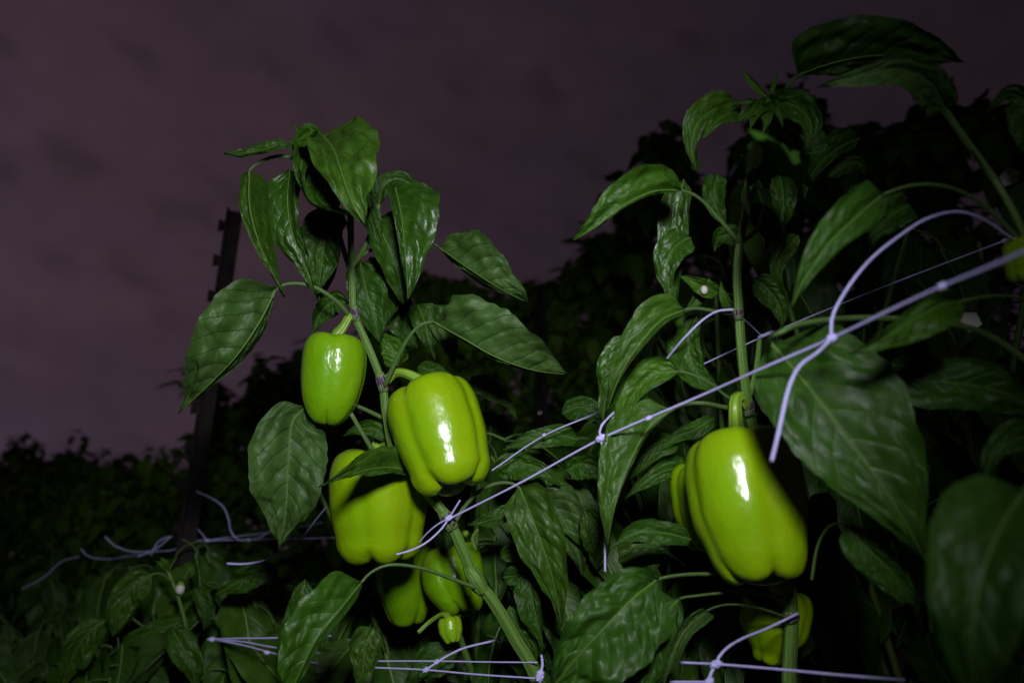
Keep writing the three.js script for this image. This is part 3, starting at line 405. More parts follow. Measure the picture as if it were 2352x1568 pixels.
// ---------------------------------------------------------------- the nearest plant, at the right edge
const plantC = thing('pepper_plant', 'pepper plant with a big yellow rimmed leaf and cord looped on its stem', 'pepper plant', onGround(P(2420, 1400, 0.50)), 'pepper plants along the netting');
{
  const p = plantC, root = p.position.clone(), low = P(2440, 900, 0.50);
  part(p, 'stem', tube([root, root.clone().lerp(low, 0.5), low, P(2372, 590, 0.50), P(2338, 505, 0.50), P(2290, 420, 0.505), P(2225, 330, 0.515), P(2165, 245, 0.53)], (t) => lerp(0.0060, 0.0022, sstep(0.3, 1, t)), { sides: 14, ridge: 0.11, rough: 0.06, seg: 80 }), M.stem);
  stalk(p, 'branch', [[2372, 590, 0.50], [2420, 480, 0.49], [2440, 340, 0.47]], 0.003, 0.002);
  leaf(p, [[2172, 252, 0.50], [2135, 190, 0.482], [2060, 160, 0.472], [1965, 178, 0.470], [1878, 200, 0.474]], 62, 46, { al: 16, ar: 26, roll: 16, wave: 0.06, mat: M.leafPale, pet: [[2290, 420, 0.505], [2245, 350, 0.505], [2200, 295, 0.503]] });
  leaf(p, [[2028, 448, 0.475], [1975, 492, 0.462], [1905, 560, 0.455], [1850, 640, 0.456], [1815, 712, 0.46]], 38, 62, { al: 14, ar: 8, roll: -6, wave: 0.06, mat: M.leafDark, pet: [[2338, 545, 0.50], [2260, 470, 0.495], [2180, 430, 0.488], [2100, 425, 0.482]] });
  leaf(p, [[2090, 470, 0.53], [2040, 500, 0.525], [1995, 550, 0.522], [1985, 620, 0.524]], 40, 46, { al: 14, ar: 16, mat: M.leafDark });
  leaf(p, [[2205, 692, 0.455], [2150, 705, 0.442], [2080, 745, 0.434], [2010, 790, 0.432], [1950, 812, 0.436]], 62, 34, { al: 10, ar: 24, roll: 8, mat: M.leaf, pet: [[2420, 720, 0.49], [2360, 690, 0.478], [2310, 680, 0.468], [2260, 682, 0.46]] });
  leaf(p, [[2020, 850, 0.50], [2100, 872, 0.492], [2200, 880, 0.486], [2300, 900, 0.482], [2400, 950, 0.48]], 62, 76, { al: 10, ar: 10, roll: -20, mat: M.leafDark });
  leaf(p, [[2400, 1000, 0.44], [2330, 1010, 0.432], [2280, 1050, 0.43], [2262, 1120, 0.432]], 30, 44, { al: 10, ar: 10, mat: M.leafDark });
  // the big leaf with the yellow rim
  leaf(p, [[1772, 788, 0.512], [1850, 880, 0.488], [1950, 1010, 0.468], [2050, 1150, 0.455], [2132, 1296, 0.455]], 168, 124, { al: 10, ar: 4, roll: -14, wave: 0.06, puck: 0.7, mat: M.leafDark, nu: 76, nv: 14, pet: [[2430, 880, 0.50], [2250, 760, 0.505], [2020, 730, 0.50], [1850, 742, 0.48], [1790, 765, 0.465]], label: 'broad leaf with a pale midrib and yellowish rim' });
  leaf(p, [[1942, 1206, 0.50], [1985, 1250, 0.492], [2045, 1310, 0.488], [2110, 1395, 0.49]], 36, 56, { al: 12, ar: 14, mat: M.leafDark, pet: [[1865, 1330, 0.53], [1880, 1250, 0.525], [1910, 1205, 0.512]] });
  leaf(p, [[2352, 1130, 0.335], [2290, 1230, 0.318], [2250, 1350, 0.308], [2235, 1480, 0.304], [2250, 1640, 0.306]], 150, 135, { al: 12, ar: 12, roll: 4, puck: 0.9, wave: 0.05, mat: M.leafDark, nu: 76, nv: 14, pet: [[2430, 900, 0.45], [2420, 1000, 0.39]] });
  leaf(p, [[2440, 340, 0.50], [2380, 270, 0.498], [2320, 215, 0.497], [2262, 262, 0.50]], 66, 56, { al: 10, ar: 10, mat: M.leafDark });
  leaf(p, [[2400, 330, 0.56], [2370, 370, 0.56], [2340, 400, 0.565], [2300, 440, 0.57]], 36, 36, { al: 10, ar: 10, mat: M.leafDark });
}

// ---------------------------------------------------------------- filler plants: grown from the ground
function leafVariant(seed, droop) {
  const pts = [0, 0.25, 0.5, 0.75, 1].map((t) => new THREE.Vector3(0.1 * t * (1 - 0.12 * droop * t), -0.035 * droop * t * t, 0.004 * Math.sin(t * 4 + seed)));
  const b = blade(pts, 0.021 + 0.004 * Math.sin(seed * 2.3), 0.021 + 0.004 * Math.cos(seed * 1.7), { face: new THREE.Vector3(0, 1, 0), al: 16 + 10 * Math.sin(seed), ar: 16 + 10 * Math.cos(seed * 1.3), wave: 0.12, puck: 1, nu: 18, nv: 5, seed });
  return { geo: b.geo, rib: tube(b.mid.slice(0, -2), [0.0009, 0.0003], { sides: 5, seg: 10 }), pet: tube([new THREE.Vector3(-0.026, -0.012, 0), new THREE.Vector3(-0.016, -0.003, 0), new THREE.Vector3(-0.006, 0.001, 0), new THREE.Vector3(0.004, 0, 0)], [0.0011, 0.0008], { sides: 6, seg: 10 }) };
}
const variants = [1.1, 2.7, 3.9, 5.2, 6.6, 8.1, 9.4, 11.3].map((s, i) => leafVariant(s, 0.6 + 0.5 * (i % 4)));
const skyline = [[-400, 1240], [200, 1270], [330, 1300], [480, 1260], [560, 1180], [640, 1090], [720, 960], [800, 830], [900, 780], [1000, 800], [1080, 880], [1200, 930], [1350, 960], [1450, 860], [1540, 640], [1640, 420], [1760, 400], [1900, 380], [2050, 330], [2352, 300], [2700, 260]];
const yAt = (tbl, x) => { for (let i = 1; i < tbl.length; i++) if (x <= tbl[i][0]) return lerp(tbl[i - 1][1], tbl[i][1], clamp((x - tbl[i - 1][0]) / (tbl[i][0] - tbl[i - 1][0]), 0, 1)); return tbl[tbl.length - 1][1]; };
const nearest = [[-400, 0.95], [540, 0.92], [600, 0.79], [1150, 0.775], [1330, 0.75], [1400, 0.68], [1900, 0.69], [2000, 0.60], [2700, 0.58]];
function okLeaf(v) { const [x, y, d] = proj(v); if (d < 0.2) return false; if (x > 840 && x < 1140 && y > 1200 && y < 1490 && d < 0.95) return false; if (x > 420 && x < 790 && y > 1180 && y < 1268 && d < 1.34) return false; if (x > 510 && x < 760 && y > 1155 && y < 1305 && d < 1.04) return false; if (x > 465 && x < 630 && y > 1450 && y < 1512 && d < 1.17) return false; if (x > 1690 && x < 1890 && y > 1340 && d < 0.74) return false; return y > yAt(skyline, x) && d > yAt(nearest, x); }
function grow(label, base, height, nLeaves, spread = 0.2, tint = 0) {
  const g = thing('pepper_plant', label, 'pepper plant', base, 'pepper plants along the netting'), fork = base.clone().add(new THREE.Vector3(rr(-0.02, 0.02), height * 0.3, rr(-0.02, 0.02)));
  part(g, 'stem', tube([base.clone().add(new THREE.Vector3(0, -0.02, 0)), base.clone().lerp(fork, 0.5).add(new THREE.Vector3(0.006, 0, 0)), fork], [0.007, 0.006], { sides: 10, ridge: 0.06, seg: 14 }), M.stem);
  const limbs = [];
  const nb = 4, a0 = rnd() * 6.28;
  for (let i = 0; i < nb; i++) {
    const a = a0 + i / nb * 6.28 + rr(-0.3, 0.3), out = spread * rr(0.5, 0.9), h = height * rr(0.75, 1) - fork.y;
    const pts = [0, 0.33, 0.66, 1].map((t) => fork.clone().add(new THREE.Vector3(Math.cos(a) * out * t + rr(-0.012, 0.012) * t, h * t, Math.sin(a) * out * t + rr(-0.012, 0.012) * t)));
    limbs.push(pts);
    const m2 = pts[1].clone(), b2 = a + rr(0.6, 1.2), pts2 = [0, 0.5, 1].map((t) => m2.clone().add(new THREE.Vector3(Math.cos(b2) * out * 0.9 * t, h * 0.5 * t, Math.sin(b2) * out * 0.9 * t)));
    limbs.push(pts2);
  }
  for (const l of limbs) {
    const c = curveOf(l), keep = []; for (let i = 0; i <= 10; i++) { const q = c.getPoint(i / 10), [x, y, d] = proj(q); if (y < yAt(skyline, x) + 130 || (d < yAt(nearest, x) + 0.03 && y < 1640)) break; keep.push(q); }
    if (keep.length > 2) part(g, 'branch', tube(keep, [0.0045, 0.0024], { sides: 8, ridge: 0.05, seg: 12 }), M.stem);
  }
  const cs = limbs.map((l) => curveOf(l)); let made = 0;
  for (let tries = 0; made < nLeaves && tries < nLeaves * 14; tries++) {
    const c = cs[Math.floor(rnd() * cs.length)], t = Math.pow(rnd(), 0.8), at = c.getPoint(t), a = rnd() * 6.28, droop = rr(0.25, 1.25), s = rr(0.85, 1.55);
    const X = new THREE.Vector3(Math.cos(a) * Math.cos(droop), -Math.sin(droop), Math.sin(a) * Math.cos(droop)), Y = new THREE.Vector3(Math.cos(a) * Math.sin(droop), Math.cos(droop), Math.sin(a) * Math.sin(droop));
    const Z = new THREE.Vector3().crossVectors(X, Y), rollA = rr(-0.5, 0.5); Y.applyAxisAngle(X, rollA); Z.applyAxisAngle(X, rollA);
    const org = at.clone().addScaledVector(X, 0.026 * s).addScaledVector(Y, 0.012 * s), tip = org.clone().addScaledVector(X, 0.1 * s), half = org.clone().addScaledVector(X, 0.05 * s);
    if (Math.abs(Y.dot(EYE.clone().sub(half).normalize())) < 0.32) continue;
    const keep = okLeaf(half) && okLeaf(tip) && okLeaf(org); if (!keep) continue;
    const pm = proj(half); if (pm[1] > 1680 || pm[0] < -150 || pm[0] > 2500) { if (rnd() > 0.15) continue; }
    const v = variants[Math.floor(rnd() * variants.length)], m = new THREE.Mesh(v.geo, [M.leaf, M.leafWarm, M.leafDark, M.leafPale, M.leafDark, M.leafYoung][Math.floor(rnd() * (5.3 + tint))]);
    m.name = 'leaf'; m.matrixAutoUpdate = true; new THREE.Matrix4().makeBasis(X, Y, Z).decompose(new THREE.Vector3(), m.quaternion, new THREE.Vector3());
    m.position.copy(org).sub(base); m.scale.setScalar(s); m.castShadow = m.receiveShadow = true; g.add(m);
    for (const [n, q, mt] of [['midrib', v.rib, M.midrib], ['petiole', v.pet, M.petiole]]) { const k = new THREE.Mesh(q, mt); k.name = n; k.castShadow = k.receiveShadow = true; m.add(k); }
    made++;
  }
  return g;
}
const gp = (px, d) => onGround(P(px, 1300, d));
grow('dense pepper plant just behind the leaning plant, under the thin cord', gp(1120, 0.95), 0.80, 170, 0.24);
grow('pepper plant among the shaded leaves behind the plain cord knot', gp(1270, 1.12), 0.92, 130, 0.26);
grow('pepper plant behind the lower left of the broad leaf covered pepper', gp(760, 1.08), 0.72, 170, 0.26);
grow('pepper plant growing against the foot of the tall studded post', gp(560, 1.28), 0.62, 130, 0.28);
grow('low pepper plant in front of the tall studded post, with a white bud', gp(330, 1.15), 0.52, 130, 0.26, 0.5);
grow('pepper plant one step past the tall studded post', gp(150, 1.65), 0.62, 90, 0.30);
grow('outermost low pepper plant on the open side of the tall studded post', gp(60, 1.2), 0.48, 120, 0.26);
grow('pepper plant between the leaning stem and the largest pepper', gp(1400, 0.92), 0.85, 240, 0.26);
grow('pepper plant standing in the dark behind the upright stem', gp(1720, 0.98), 1.05, 200, 0.28);
grow('pepper plant in the dark behind the big yellow rimmed leaf', gp(2080, 0.90), 1.05, 120, 0.28);
grow('pepper plant in the dark behind the cord loop', gp(2400, 0.98), 1.10, 110, 0.28);

// ---------------------------------------------------------------- low plant details left: white bud, shoot and its near leaves
const plantD = thing('pepper_plant', 'small pepper shoot with a white flower bud beside the tall studded post', 'pepper plant', onGround(P(450, 1500, 0.98)), 'pepper plants along the netting');
{
  const p = plantD, root = p.position.clone();
  part(p, 'stem', tube([root, root.clone().lerp(P(440, 1560, 0.98), 0.5), P(440, 1560, 0.98), P(428, 1450, 0.975), P(408, 1370, 0.97), P(380, 1300, 0.97)], [0.005, 0.002], { sides: 10, ridge: 0.06, seg: 40 }), M.stem);
  leaf(p, [[350, 1318, 0.955], [300, 1350, 0.945], [272, 1400, 0.94], [258, 1462, 0.942]], 40, 34, { al: 10, ar: 12, pet: [[398, 1340, 0.97], [372, 1318, 0.962]] });
  leaf(p, [[395, 1445, 0.94], [415, 1480, 0.93], [440, 1530, 0.926], [452, 1590, 0.93]], 36, 34, { al: 14, ar: 12, pet: [[432, 1460, 0.97], [410, 1440, 0.955]] });
  leaf(p, [[445, 1350, 0.965], [462, 1375, 0.962], [470, 1410, 0.962], [466, 1450, 0.965]], 24, 18, { al: 14, ar: 12 });
  leaf(p, [[248, 1420, 0.96], [205, 1450, 0.952], [165, 1510, 0.95], [140, 1580, 0.954]], 42, 34, { al: 10, ar: 14, pet: [[330, 1440, 0.99], [290, 1415, 0.975]] });
  leaf(p, [[435, 1420, 0.99], [380, 1440, 0.985], [320, 1462, 0.983], [262, 1490, 0.985]], 30, 24, { al: 16, ar: 20, roll: 20 });
  for (const [x, y] of [[360, 1288], [372, 1278], [395, 1300], [385, 1282]]) leaf(p, [[382, 1308, 0.968], [(x + 382) / 2, (y + 1308) / 2 - 3, 0.965], [x - 6, y, 0.965]], 8, 8, { al: 20, ar: 20, wave: 0, mat: M.leafYoung, nu: 12, nv: 4 });
  leaf(p, [[418, 1310, 0.966], [432, 1302, 0.964], [440, 1312, 0.964], [430, 1332, 0.965]], 12, 10, { al: 20, ar: 20, wave: 0, mat: M.leafYoung, nu: 12, nv: 4 });
  const bud = new THREE.SphereGeometry(0.0055, 18, 14); bud.scale(0.95, 1.2, 0.95); { const q = P(413, 1352, 0.962); bud.translate(q.x, q.y, q.z); } { const fb = part(p, 'flower_bud', bud, M.petal), q = P(413, 1352, 0.962), cg = new THREE.CylinderGeometry(0.0022, 0.0048, 0.004, 14, 3); cg.translate(q.x, q.y + 0.0062, q.z); part(fb, 'calyx', cg, M.pedicel); }
  part(p, 'pedicel', tube([P(408, 1372, 0.97), P(415, 1338, 0.966), P(413, 1346, 0.963)], [0.0012, 0.0012], { sides: 6, seg: 10 }), M.pedicel);
}

// ---------------------------------------------------------------- trellis netting
const netA = thing('trellis_netting', 'thick white plastic cords of the netting crossing before the peppers', 'netting', P(1030, 1190, 0.692));
const netB = thing('trellis_netting', 'thin white netting cord strung behind the two plants', 'netting', P(1750, 770, 0.66));
const netC = thing('trellis_netting', 'torn white netting ends tied round the tall studded post', 'netting', P(460, 1240, 1.30));
const netD = thing('trellis_netting', 'lower white netting cords knotted near the leaning stem', 'netting', P(1240, 1545, 0.68));
const netE = thing('trellis_netting', 'lower white netting cords knotted below the largest pepper', 'netting', P(1645, 1525, 0.55));
function cord(net, pts, r = 0.00095, r1 = r) { return part(net, 'cord', tube(pts.map((q) => P(...q)), (t) => 0.9 * lerp(r, r1, t) * (1 + 0.06 * Math.sin(t * 40)), { sides: 8, rough: 0.10, vlen: 0.02 }), M.cord); }
function knot(net, q, r = 0.0028, dir = [1, -0.4]) {
  const c = P(...q), g = new THREE.IcosahedronGeometry(r, 3), a = g.attributes.position, v = new THREE.Vector3();
  for (let i = 0; i < a.count; i++) { v.fromBufferAttribute(a, i); const n = v.clone().normalize(), k = 1 + 0.22 * noise(n.x * 2.4 + q[0], n.y * 2.4, n.z * 2.4) + 0.10 * Math.sin(n.x * 9 + n.y * 5); v.multiplyScalar(k); a.setXYZ(i, v.x * 1.35, v.y * 0.85, v.z * 0.9); }
  g.rotateZ(Math.atan2(-dir[1], dir[0])); g.translate(c.x, c.y, c.z); g.computeVertexNormals(); return part(net, 'knot', g, M.cord);
}
cord(netA, [[2420, 548, 0.315], [2280, 610, 0.345], [2165, 657, 0.372], [2040, 715, 0.405], [1908, 778, 0.445], [1760, 842, 0.485], [1600, 913, 0.54], [1380, 1008, 0.60], [1200, 1106, 0.645], [1030, 1192, 0.688]], 0.00098);
cord(netA, [[1910, 776, 0.443], [1912, 730, 0.445], [1945, 665, 0.45], [1998, 598, 0.455], [2062, 545, 0.46], [2130, 502, 0.465], [2200, 486, 0.472], [2262, 505, 0.482], [2322, 545, 0.494], [2345, 556, 0.505]], 0.00098);
cord(netA, [[1912, 776, 0.441], [1880, 808, 0.432], [1836, 842, 0.422], [1812, 892, 0.414], [1796, 960, 0.408], [1785, 1010, 0.405], [1773, 1058, 0.404]], 0.00095);
knot(netA, [1911, 777, 0.442], 0.0026, [1, -0.4]);
cord(netA, [[1380, 1006, 0.598], [1378, 985, 0.598], [1392, 965, 0.60], [1425, 934, 0.612], [1470, 890, 0.630], [1520, 838, 0.622], [1572, 776, 0.602], [1618, 732, 0.597], [1650, 714, 0.593], [1685, 711, 0.592]], 0.00095);
cord(netA, [[1380, 1006, 0.598], [1386, 1035, 0.597], [1391, 1078, 0.602], [1395, 1130, 0.615], [1393, 1190, 0.612], [1390, 1250, 0.598], [1390, 1312, 0.592]], 0.00105, 0.0008);
knot(netA, [1380, 1006, 0.597], 0.0030, [1, -0.5]); knot(netA, [1490, 960, 0.568], 0.0019, [1, -0.45]); knot(netA, [2165, 657, 0.371], 0.0019, [1, -0.45]);
cord(netA, [[1030, 1192, 0.687], [1014, 1214, 0.682], [980, 1245, 0.674], [945, 1263, 0.668], [910, 1273, 0.665]], 0.00095, 0.0009);
cord(netA, [[1030, 1192, 0.687], [1042, 1172, 0.684], [1057, 1148, 0.682]], 0.00095, 0.0008);
cord(netA, [[1030, 1190, 0.687], [1005, 1204, 0.69], [980, 1225, 0.695], [964, 1244, 0.70]], 0.0008, 0.0006);
knot(netA, [1030, 1190, 0.686], 0.0028, [1, -0.6]);
cord(netB, [[1130, 1080, 0.722], [1250, 1000, 0.718], [1372, 948, 0.712], [1560, 862, 0.69], [1760, 770, 0.672], [2040, 655, 0.64], [2310, 552, 0.60]], 0.00072);
cord(netB, [[1706, 732, 0.61], [1725, 748, 0.645], [1748, 770, 0.674]], 0.0009); knot(netB, [1748, 772, 0.673], 0.0020, [1, -0.4]); knot(netB, [1250, 999, 0.717], 0.0017, [1, -0.5]); knot(netB, [2308, 553, 0.60], 0.0019, [1, -0.4]);
cord(netB, [[1748, 772, 0.673], [1765, 764, 0.671], [1782, 758, 0.669]], 0.0010, 0.0006);
// on the post
cord(netC, [[440, 1241, 1.29], [530, 1240, 1.25], [640, 1238, 1.18], [770, 1235, 1.10]], 0.0011);
cord(netC, [[445, 1245, 1.30], [540, 1232, 1.26], [620, 1222, 1.22], [740, 1200, 1.16]], 0.0010);
cord(netC, [[450, 1128, 1.20], [485, 1144, 1.205], [512, 1164, 1.21], [524, 1192, 1.215], [530, 1220, 1.22], [545, 1238, 1.225], [575, 1240, 1.225], [600, 1232, 1.225], [640, 1205, 1.22]], 0.0011);
cord(netC, [[316, 1278, 1.24], [360, 1258, 1.24], [392, 1232, 1.24], [420, 1216, 1.245], [446, 1212, 1.25], [464, 1226, 1.26], [474, 1240, 1.265], [500, 1240, 1.26]], 0.0011);
cord(netC, [[240, 1232, 1.30], [262, 1252, 1.30], [300, 1266, 1.30], [345, 1266, 1.30], [400, 1262, 1.30], [440, 1241, 1.295]], 0.0011, 0.0009);
cord(netC, [[185, 1260, 1.42], [200, 1276, 1.42], [240, 1284, 1.42], [300, 1276, 1.40], [350, 1270, 1.36]], 0.0010, 0.0009);
cord(netC, [[345, 1275, 1.28], [365, 1242, 1.28], [400, 1232, 1.28], [425, 1244, 1.28], [446, 1250, 1.285]], 0.0012);
cord(netC, [[50, 1352, 1.45], [100, 1325, 1.45], [140, 1290, 1.45], [180, 1278, 1.44]], 0.0011);
cord(netC, [[521, 1294, 0.84], [560, 1295, 0.84], [605, 1287, 0.845], [650, 1268, 0.85], [690, 1238, 0.86], [720, 1200, 0.875], [748, 1165, 0.89]], 0.00125, 0.0007);
knot(netC, [475, 1241, 1.262], 0.0030, [1, 0]); knot(netC, [570, 1240, 1.222], 0.0026, [1, 0]); knot(netC, [445, 1243, 1.288], 0.0026, [1, 0]);
cord(netC, [[476, 1468, 0.90], [540, 1466, 0.885], [620, 1465, 0.865], [760, 1460, 0.835]], 0.0011); cord(netC, [[490, 1468, 0.898], [560, 1482, 0.88], [620, 1498, 0.86], [735, 1525, 0.83]], 0.0009); cord(netC, [[490, 1468, 0.898], [560, 1474, 0.88], [620, 1485, 0.86], [735, 1500, 0.83]], 0.0009);
knot(netC, [486, 1468, 0.897], 0.0028, [1, 0]); knot(netC, [612, 1498, 0.861], 0.0025, [1, 0.2]);
// lower rows
cord(netD, [[862, 1518, 0.76], [1000, 1518, 0.74], [1120, 1520, 0.715], [1235, 1521, 0.69]], 0.00075); cord(netD, [[862, 1533, 0.755], [975, 1538, 0.735], [1100, 1549, 0.71], [1238, 1558, 0.682]], 0.00085);
cord(netD, [[972, 1541, 0.735], [990, 1530, 0.737], [1012, 1515, 0.74], [1060, 1490, 0.75], [1130, 1472, 0.76], [1210, 1450, 0.77]], 0.0011); knot(netD, [978, 1538, 0.733], 0.0026, [1, -0.6]); knot(netD, [1003, 1520, 0.738], 0.0023, [1, -0.6]);
cord(netD, [[1244, 1580, 0.68], [1240, 1555, 0.68], [1246, 1530, 0.681], [1244, 1505, 0.69]], 0.0012); knot(netD, [1240, 1552, 0.679], 0.0040, [0.3, -1]);
cord(netE, [[1560, 1521, 0.565], [1645, 1525, 0.55], [1780, 1536, 0.525], [1930, 1550, 0.50], [2080, 1562, 0.475]], 0.0009, 0.0011);
cord(netE, [[1645, 1525, 0.55], [1652, 1508, 0.552], [1668, 1490, 0.556], [1702, 1468, 0.57], [1760, 1444, 0.59], [1833, 1409, 0.604]], 0.00115); cord(netE, [[1645, 1525, 0.55], [1634, 1545, 0.548], [1625, 1575, 0.546]], 0.0012);
cord(netE, [[1540, 1566, 0.56], [1630, 1566, 0.545]], 0.0009);
knot(netE, [1645, 1525, 0.549], 0.0032, [1, -0.3]); knot(netE, [1628, 1566, 0.545], 0.0030, [0.7, -0.6]);

// ---------------------------------------------------------------- studded steel posts
function tpost(label, top, turn, lean = 0) {
  const T = P(...top), base = onGround(T), t = thing('steel_post', label, 'post', base, 'studded steel posts');
  const s = new THREE.Shape(), f = 0.0150, th = 0.0035, w = 0.024; s.moveTo(-f, 0); s.lineTo(f, 0); s.lineTo(f, -th); s.lineTo(th / 2 + 0.002, -th); s.lineTo(th / 2, -th - 0.002); s.lineTo(th / 2, -w); s.lineTo(-th / 2, -w); s.lineTo(-th / 2, -th - 0.002); s.lineTo(-th / 2 - 0.002, -th); s.lineTo(-f, -th); s.closePath();
  const g = new THREE.ExtrudeGeometry(s, { depth: T.y + 0.05, bevelEnabled: true, bevelThickness: 0.0006, bevelSize: 0.0006, bevelSegments: 2 }); g.rotateX(-Math.PI / 2); g.translate(0, -0.05, 0);
  const uvs = g.attributes.uv; for (let i = 0; i < uvs.count; i++) uvs.setXY(i, g.attributes.position.getX(i) * 8 + g.attributes.position.getZ(i) * 8, g.attributes.position.getY(i) * 1.2);
  g.rotateY(turn); g.translate(0, -T.y, 0); g.rotateZ(-lean); g.translate(T.x, T.y, T.z); part(t, 'shaft', g, M.steel);
  for (let y = T.y - 0.028; y > 0.1; y -= 0.062) { const q = new THREE.CylinderGeometry(0.0075, 0.011, 0.011, 14, 2); q.rotateX(Math.PI / 2); q.scale(0.8, 1, 1); q.rotateX(Math.PI); q.rotateX(Math.PI); q.translate(0, y, -0.0052); q.rotateY(turn); q.translate(0, -T.y, 0); q.rotateZ(-lean); q.translate(T.x, T.y, T.z); part(t, 'stud', q, M.steel); }
  return t;
}
tpost('tall dark studded steel post with torn netting tied to it', [522, 484, 1.36], Math.PI / 2 + 0.3, 0.045);
tpost('plain dark steel post standing between the two plants against the far bushes', [1243, 662, 2.25], -0.5);

// ---------------------------------------------------------------- the next rows: bushy crops
const smallLeaf = (() => { const b = blade([0, 0.5, 1].map((t) => new THREE.Vector3(0.075 * t, -0.018 * t * t, 0)), 0.021, 0.021, { face: new THREE.Vector3(0, 1, 0), al: 14, ar: 14, nu: 4, nv: 1, wave: 0.1, puck: 0.5, seed: 4 }); return b.geo; })();
function bush(label, base, h, w, n, group, young = 0.06, lumpy = 1) {
  const t = thing('staked_bush', label, 'bush', base, group), gs = [[], []], m4 = new THREE.Matrix4(), lumps = [];
  part(t, 'stem', tube([base.clone(), base.clone().add(new THREE.Vector3(0.02, h * 0.5, 0.01)), base.clone().add(new THREE.Vector3(-0.02, h * 0.92, 0))], [0.012, 0.004], { sides: 8, seg: 16, rough: 0.1 }), M.stem);
  for (let i = 0; i < 12 * lumpy; i++) { const a = rnd() * 6.28, y = Math.pow(rnd(), 0.7); lumps.push([new THREE.Vector3(Math.cos(a) * w * rr(0.2, 1) * (1 - 0.45 * y), h * (0.12 + 0.8 * y), Math.sin(a) * w * rr(0.2, 1) * (1 - 0.45 * y)), w * rr(0.28, 0.5)]); }
  for (let i = 0; i < 6; i++) lumps.push([new THREE.Vector3(rr(-0.6, 0.6) * w, h * rr(0.92, 1.06), rr(-0.6, 0.6) * w), w * rr(0.14, 0.24)]);
  for (let i = 0; i < n; i++) {
    const [c, r] = lumps[Math.floor(rnd() * lumps.length)], u = rr(-1, 1), a = rnd() * 6.28, q = Math.sqrt(1 - u * u), rad = r * Math.pow(rnd(), 0.4);
    const pos = new THREE.Vector3(c.x + q * Math.cos(a) * rad, Math.max(0.03, c.y + u * rad * 1.1), c.z + q * Math.sin(a) * rad), e = new THREE.Euler(rr(-0.5, 0.5), rnd() * 6.28, rr(-1.2, 0.3));
    const g = smallLeaf.clone(); m4.compose(pos.add(base), new THREE.Quaternion().setFromEuler(e), new THREE.Vector3(1, 1, 1).multiplyScalar(rr(0.6, 1.25))); g.applyMatrix4(m4); gs[rnd() < young || (c.y > h * 0.9 && rnd() < young * 5) ? 1 : 0].push(g);
  }
  part(t, 'foliage', mergeGeometries(gs[0]), M.leafBush).userData.kind = 'stuff'; if (gs[1].length) part(t, 'young_foliage', mergeGeometries(gs[1]), M.leafBushTop).userData.kind = 'stuff';
}
// [px, depth, top py, half width] and a label of its own
const ORD2 = ['first', 'second', 'third', 'fourth', 'fifth', 'sixth', 'seventh', 'eighth', 'ninth'];
const ORD = ['first', 'second', 'third', 'fourth', 'fifth', 'sixth', 'seventh'];
const topY = (px, py, d) => P(px, py, d).y;
const rowLeft = 'far bushes along the left skyline', rowMid = 'staked bushes behind the posts';
[[-60, 4.2, 1050], [90, 4.0, 1045], [190, 3.7, 1080], [290, 3.9, 1105], [385, 3.5, 1075], [30, 3.0, 1120], [170, 2.8, 1150], [320, 2.7, 1150], [440, 2.6, 1110]].forEach(([x, d, y], i) => bush(`${ORD[i < 5 ? 4 - i : 8 - i]} bush from the tall studded post in the ${i < 5 ? 'far' : 'near'} rank of the left skyline row`, onGround(P(x, 1300, d)), topY(x, y, d), 0.36, 620, rowLeft, 0.12));
[[520, 2.6, 930], [600, 2.5, 905], [680, 2.3, 860], [760, 2.2, 820], [850, 2.1, 800], [950, 2.1, 760]].forEach(([x, d, y], i) => bush(`${ORD[i]} dark bush from the tall studded post in the row behind the leaning plant`, onGround(P(x, 1300, d)), topY(x, y, d), 0.30, 620, 'bushes behind the leaning plant', 0.08));
[[1060, 2.7, 660], [1150, 2.8, 665], [1235, 2.6, 690], [1310, 2.5, 640], [1400, 2.4, 620], [1480, 2.3, 540]].forEach(([x, d, y], i) => bush(`${ORD[i]} leafy bush, counted from the leaning plant, in the row round the plain post`, onGround(P(x, 1200, d)), topY(x, y, d), 0.30, 760, rowMid, 0.35));
[[1580, 1.9, 430], [1700, 1.75, 330], [1830, 1.7, 260], [1950, 1.7, 240], [2080, 1.65, 245], [2200, 1.6, 250], [2330, 1.6, 290]].forEach(([x, d, y], i) => bush(`${ORD[i]} tall unlit bush, counted from the plain post, in the dark behind the upright plant`, onGround(P(x, 1200, d)), topY(x, y, d), 0.30, 760, 'tall bushes in the dark on the right', 0.02));

[...Array(9).keys()].forEach((i) => bush(`${ORD2[i]} bush of the hindmost row, counted from the open side`, onGround(P(-140 + i * 185, 1300, 5.6)), topY(0, 1120 - i * 22, 5.6), 0.55, 800, 'hindmost row of bushes', 0.05));

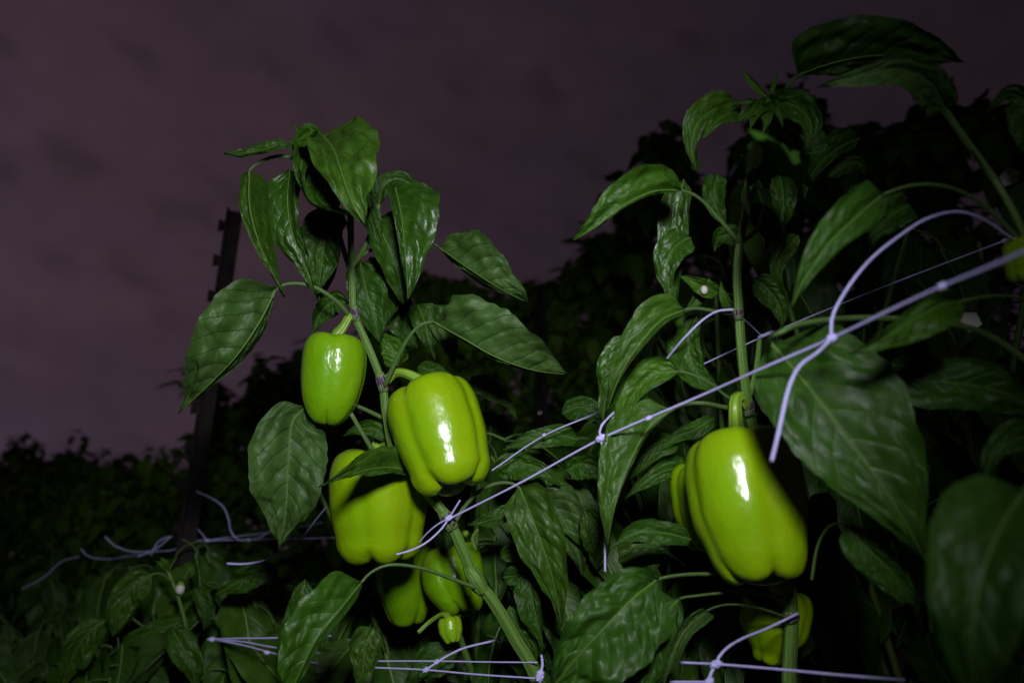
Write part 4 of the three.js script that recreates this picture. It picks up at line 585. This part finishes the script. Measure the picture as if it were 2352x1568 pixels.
// pale blossoms between the leaves on the right
function blossom(plant, q, r, tilt) {
  const c = P(...q), gs = [];
  for (let k = 0; k < 5; k++) { const a = k / 5 * 6.28 + tilt, b = blade([0, 0.5, 1].map((t) => new THREE.Vector3(Math.cos(a) * r * t, Math.sin(a) * r * t, r * 0.35 * t * t)), r * 0.72, r * 0.72, { face: new THREE.Vector3(0, 0, 1), nu: 8, nv: 2, wave: 0, puck: 0.3, seed: k + tilt }); gs.push(b.geo); }
  const g = mergeGeometries(gs); g.rotateX(0.9 * Math.sin(tilt * 3)); g.rotateY(1.0 * Math.cos(tilt * 5)); g.translate(c.x, c.y, c.z); return part(plant, 'blossom', g, M.petal);
}
blossom(plantA, [1240, 946, 0.80], 0.0032, 0.3); blossom(plantA, [1300, 974, 0.82], 0.0020, 1.3);
blossom(plantC, [2320, 404, 0.56], 0.0070, 0.4); blossom(plantC, [2228, 735, 0.56], 0.008, 0.8); blossom(plantC, [2298, 712, 0.58], 0.009, 2.7);
{ const bud = new THREE.SphereGeometry(0.0026, 14, 10); bud.scale(1, 1.3, 1); const q = P(1618, 666, 0.592); bud.translate(q.x, q.y, q.z); part(plantB, 'flower_bud', bud, M.petal); }

// ---------------------------------------------------------------- the lamp's fitting on its stand, beside and behind the camera
{
  const dir = LAMP_AIM.clone().sub(LAMP_AT).normalize(), back = LAMP_AT.clone().addScaledVector(dir, -0.012), base = onGround(back.clone().addScaledVector(dir, -0.09));
  const t = thing('work_light', 'round hand lamp clamped on a slim black tripod stand', 'lamp', base), q = new THREE.Quaternion().setFromUnitVectors(new THREE.Vector3(0, 1, 0), dir);
  const lathe = (pts) => { const g = new THREE.LatheGeometry(pts.map((p) => new THREE.Vector2(...p)), 36); g.applyQuaternion(q); g.translate(back.x, back.y, back.z); return g; };
  part(t, 'housing', lathe([[0, -0.13], [0.020, -0.13], [0.022, -0.07], [0.070, -0.016], [0.076, 0.004], [0.071, 0.004], [0.069, -0.008], [0, -0.010]]), M.black);
  part(t, 'lamp_lens', lathe([[0, -0.004], [0.068, -0.004], [0.068, -0.001], [0, 0.0]]), new THREE.MeshStandardMaterial({ name: 'lit lens', color: lin(0.8, 0.8, 0.85), emissive: lin(0.95, 0.96, 1), emissiveIntensity: 6 }));
  const hold = back.clone().addScaledVector(dir, -0.09), hub = new THREE.Vector3(hold.x, 0.28, hold.z);
  part(t, 'pole', tube([new THREE.Vector3(hold.x, 0.22, hold.z), hold.clone().add(new THREE.Vector3(0, -0.012, 0))], [0.008, 0.007], { sides: 14, seg: 6 }), M.black);
  for (let k = 0; k < 3; k++) { const a = 0.5 + k * 2.094; part(t, 'leg', tube([hub, new THREE.Vector3(hold.x + Math.cos(a) * 0.17, 0.004, hold.z + Math.sin(a) * 0.17)], [0.006, 0.005], { sides: 10, seg: 6 }), M.black); }
}
renderer.render(scene, camera);
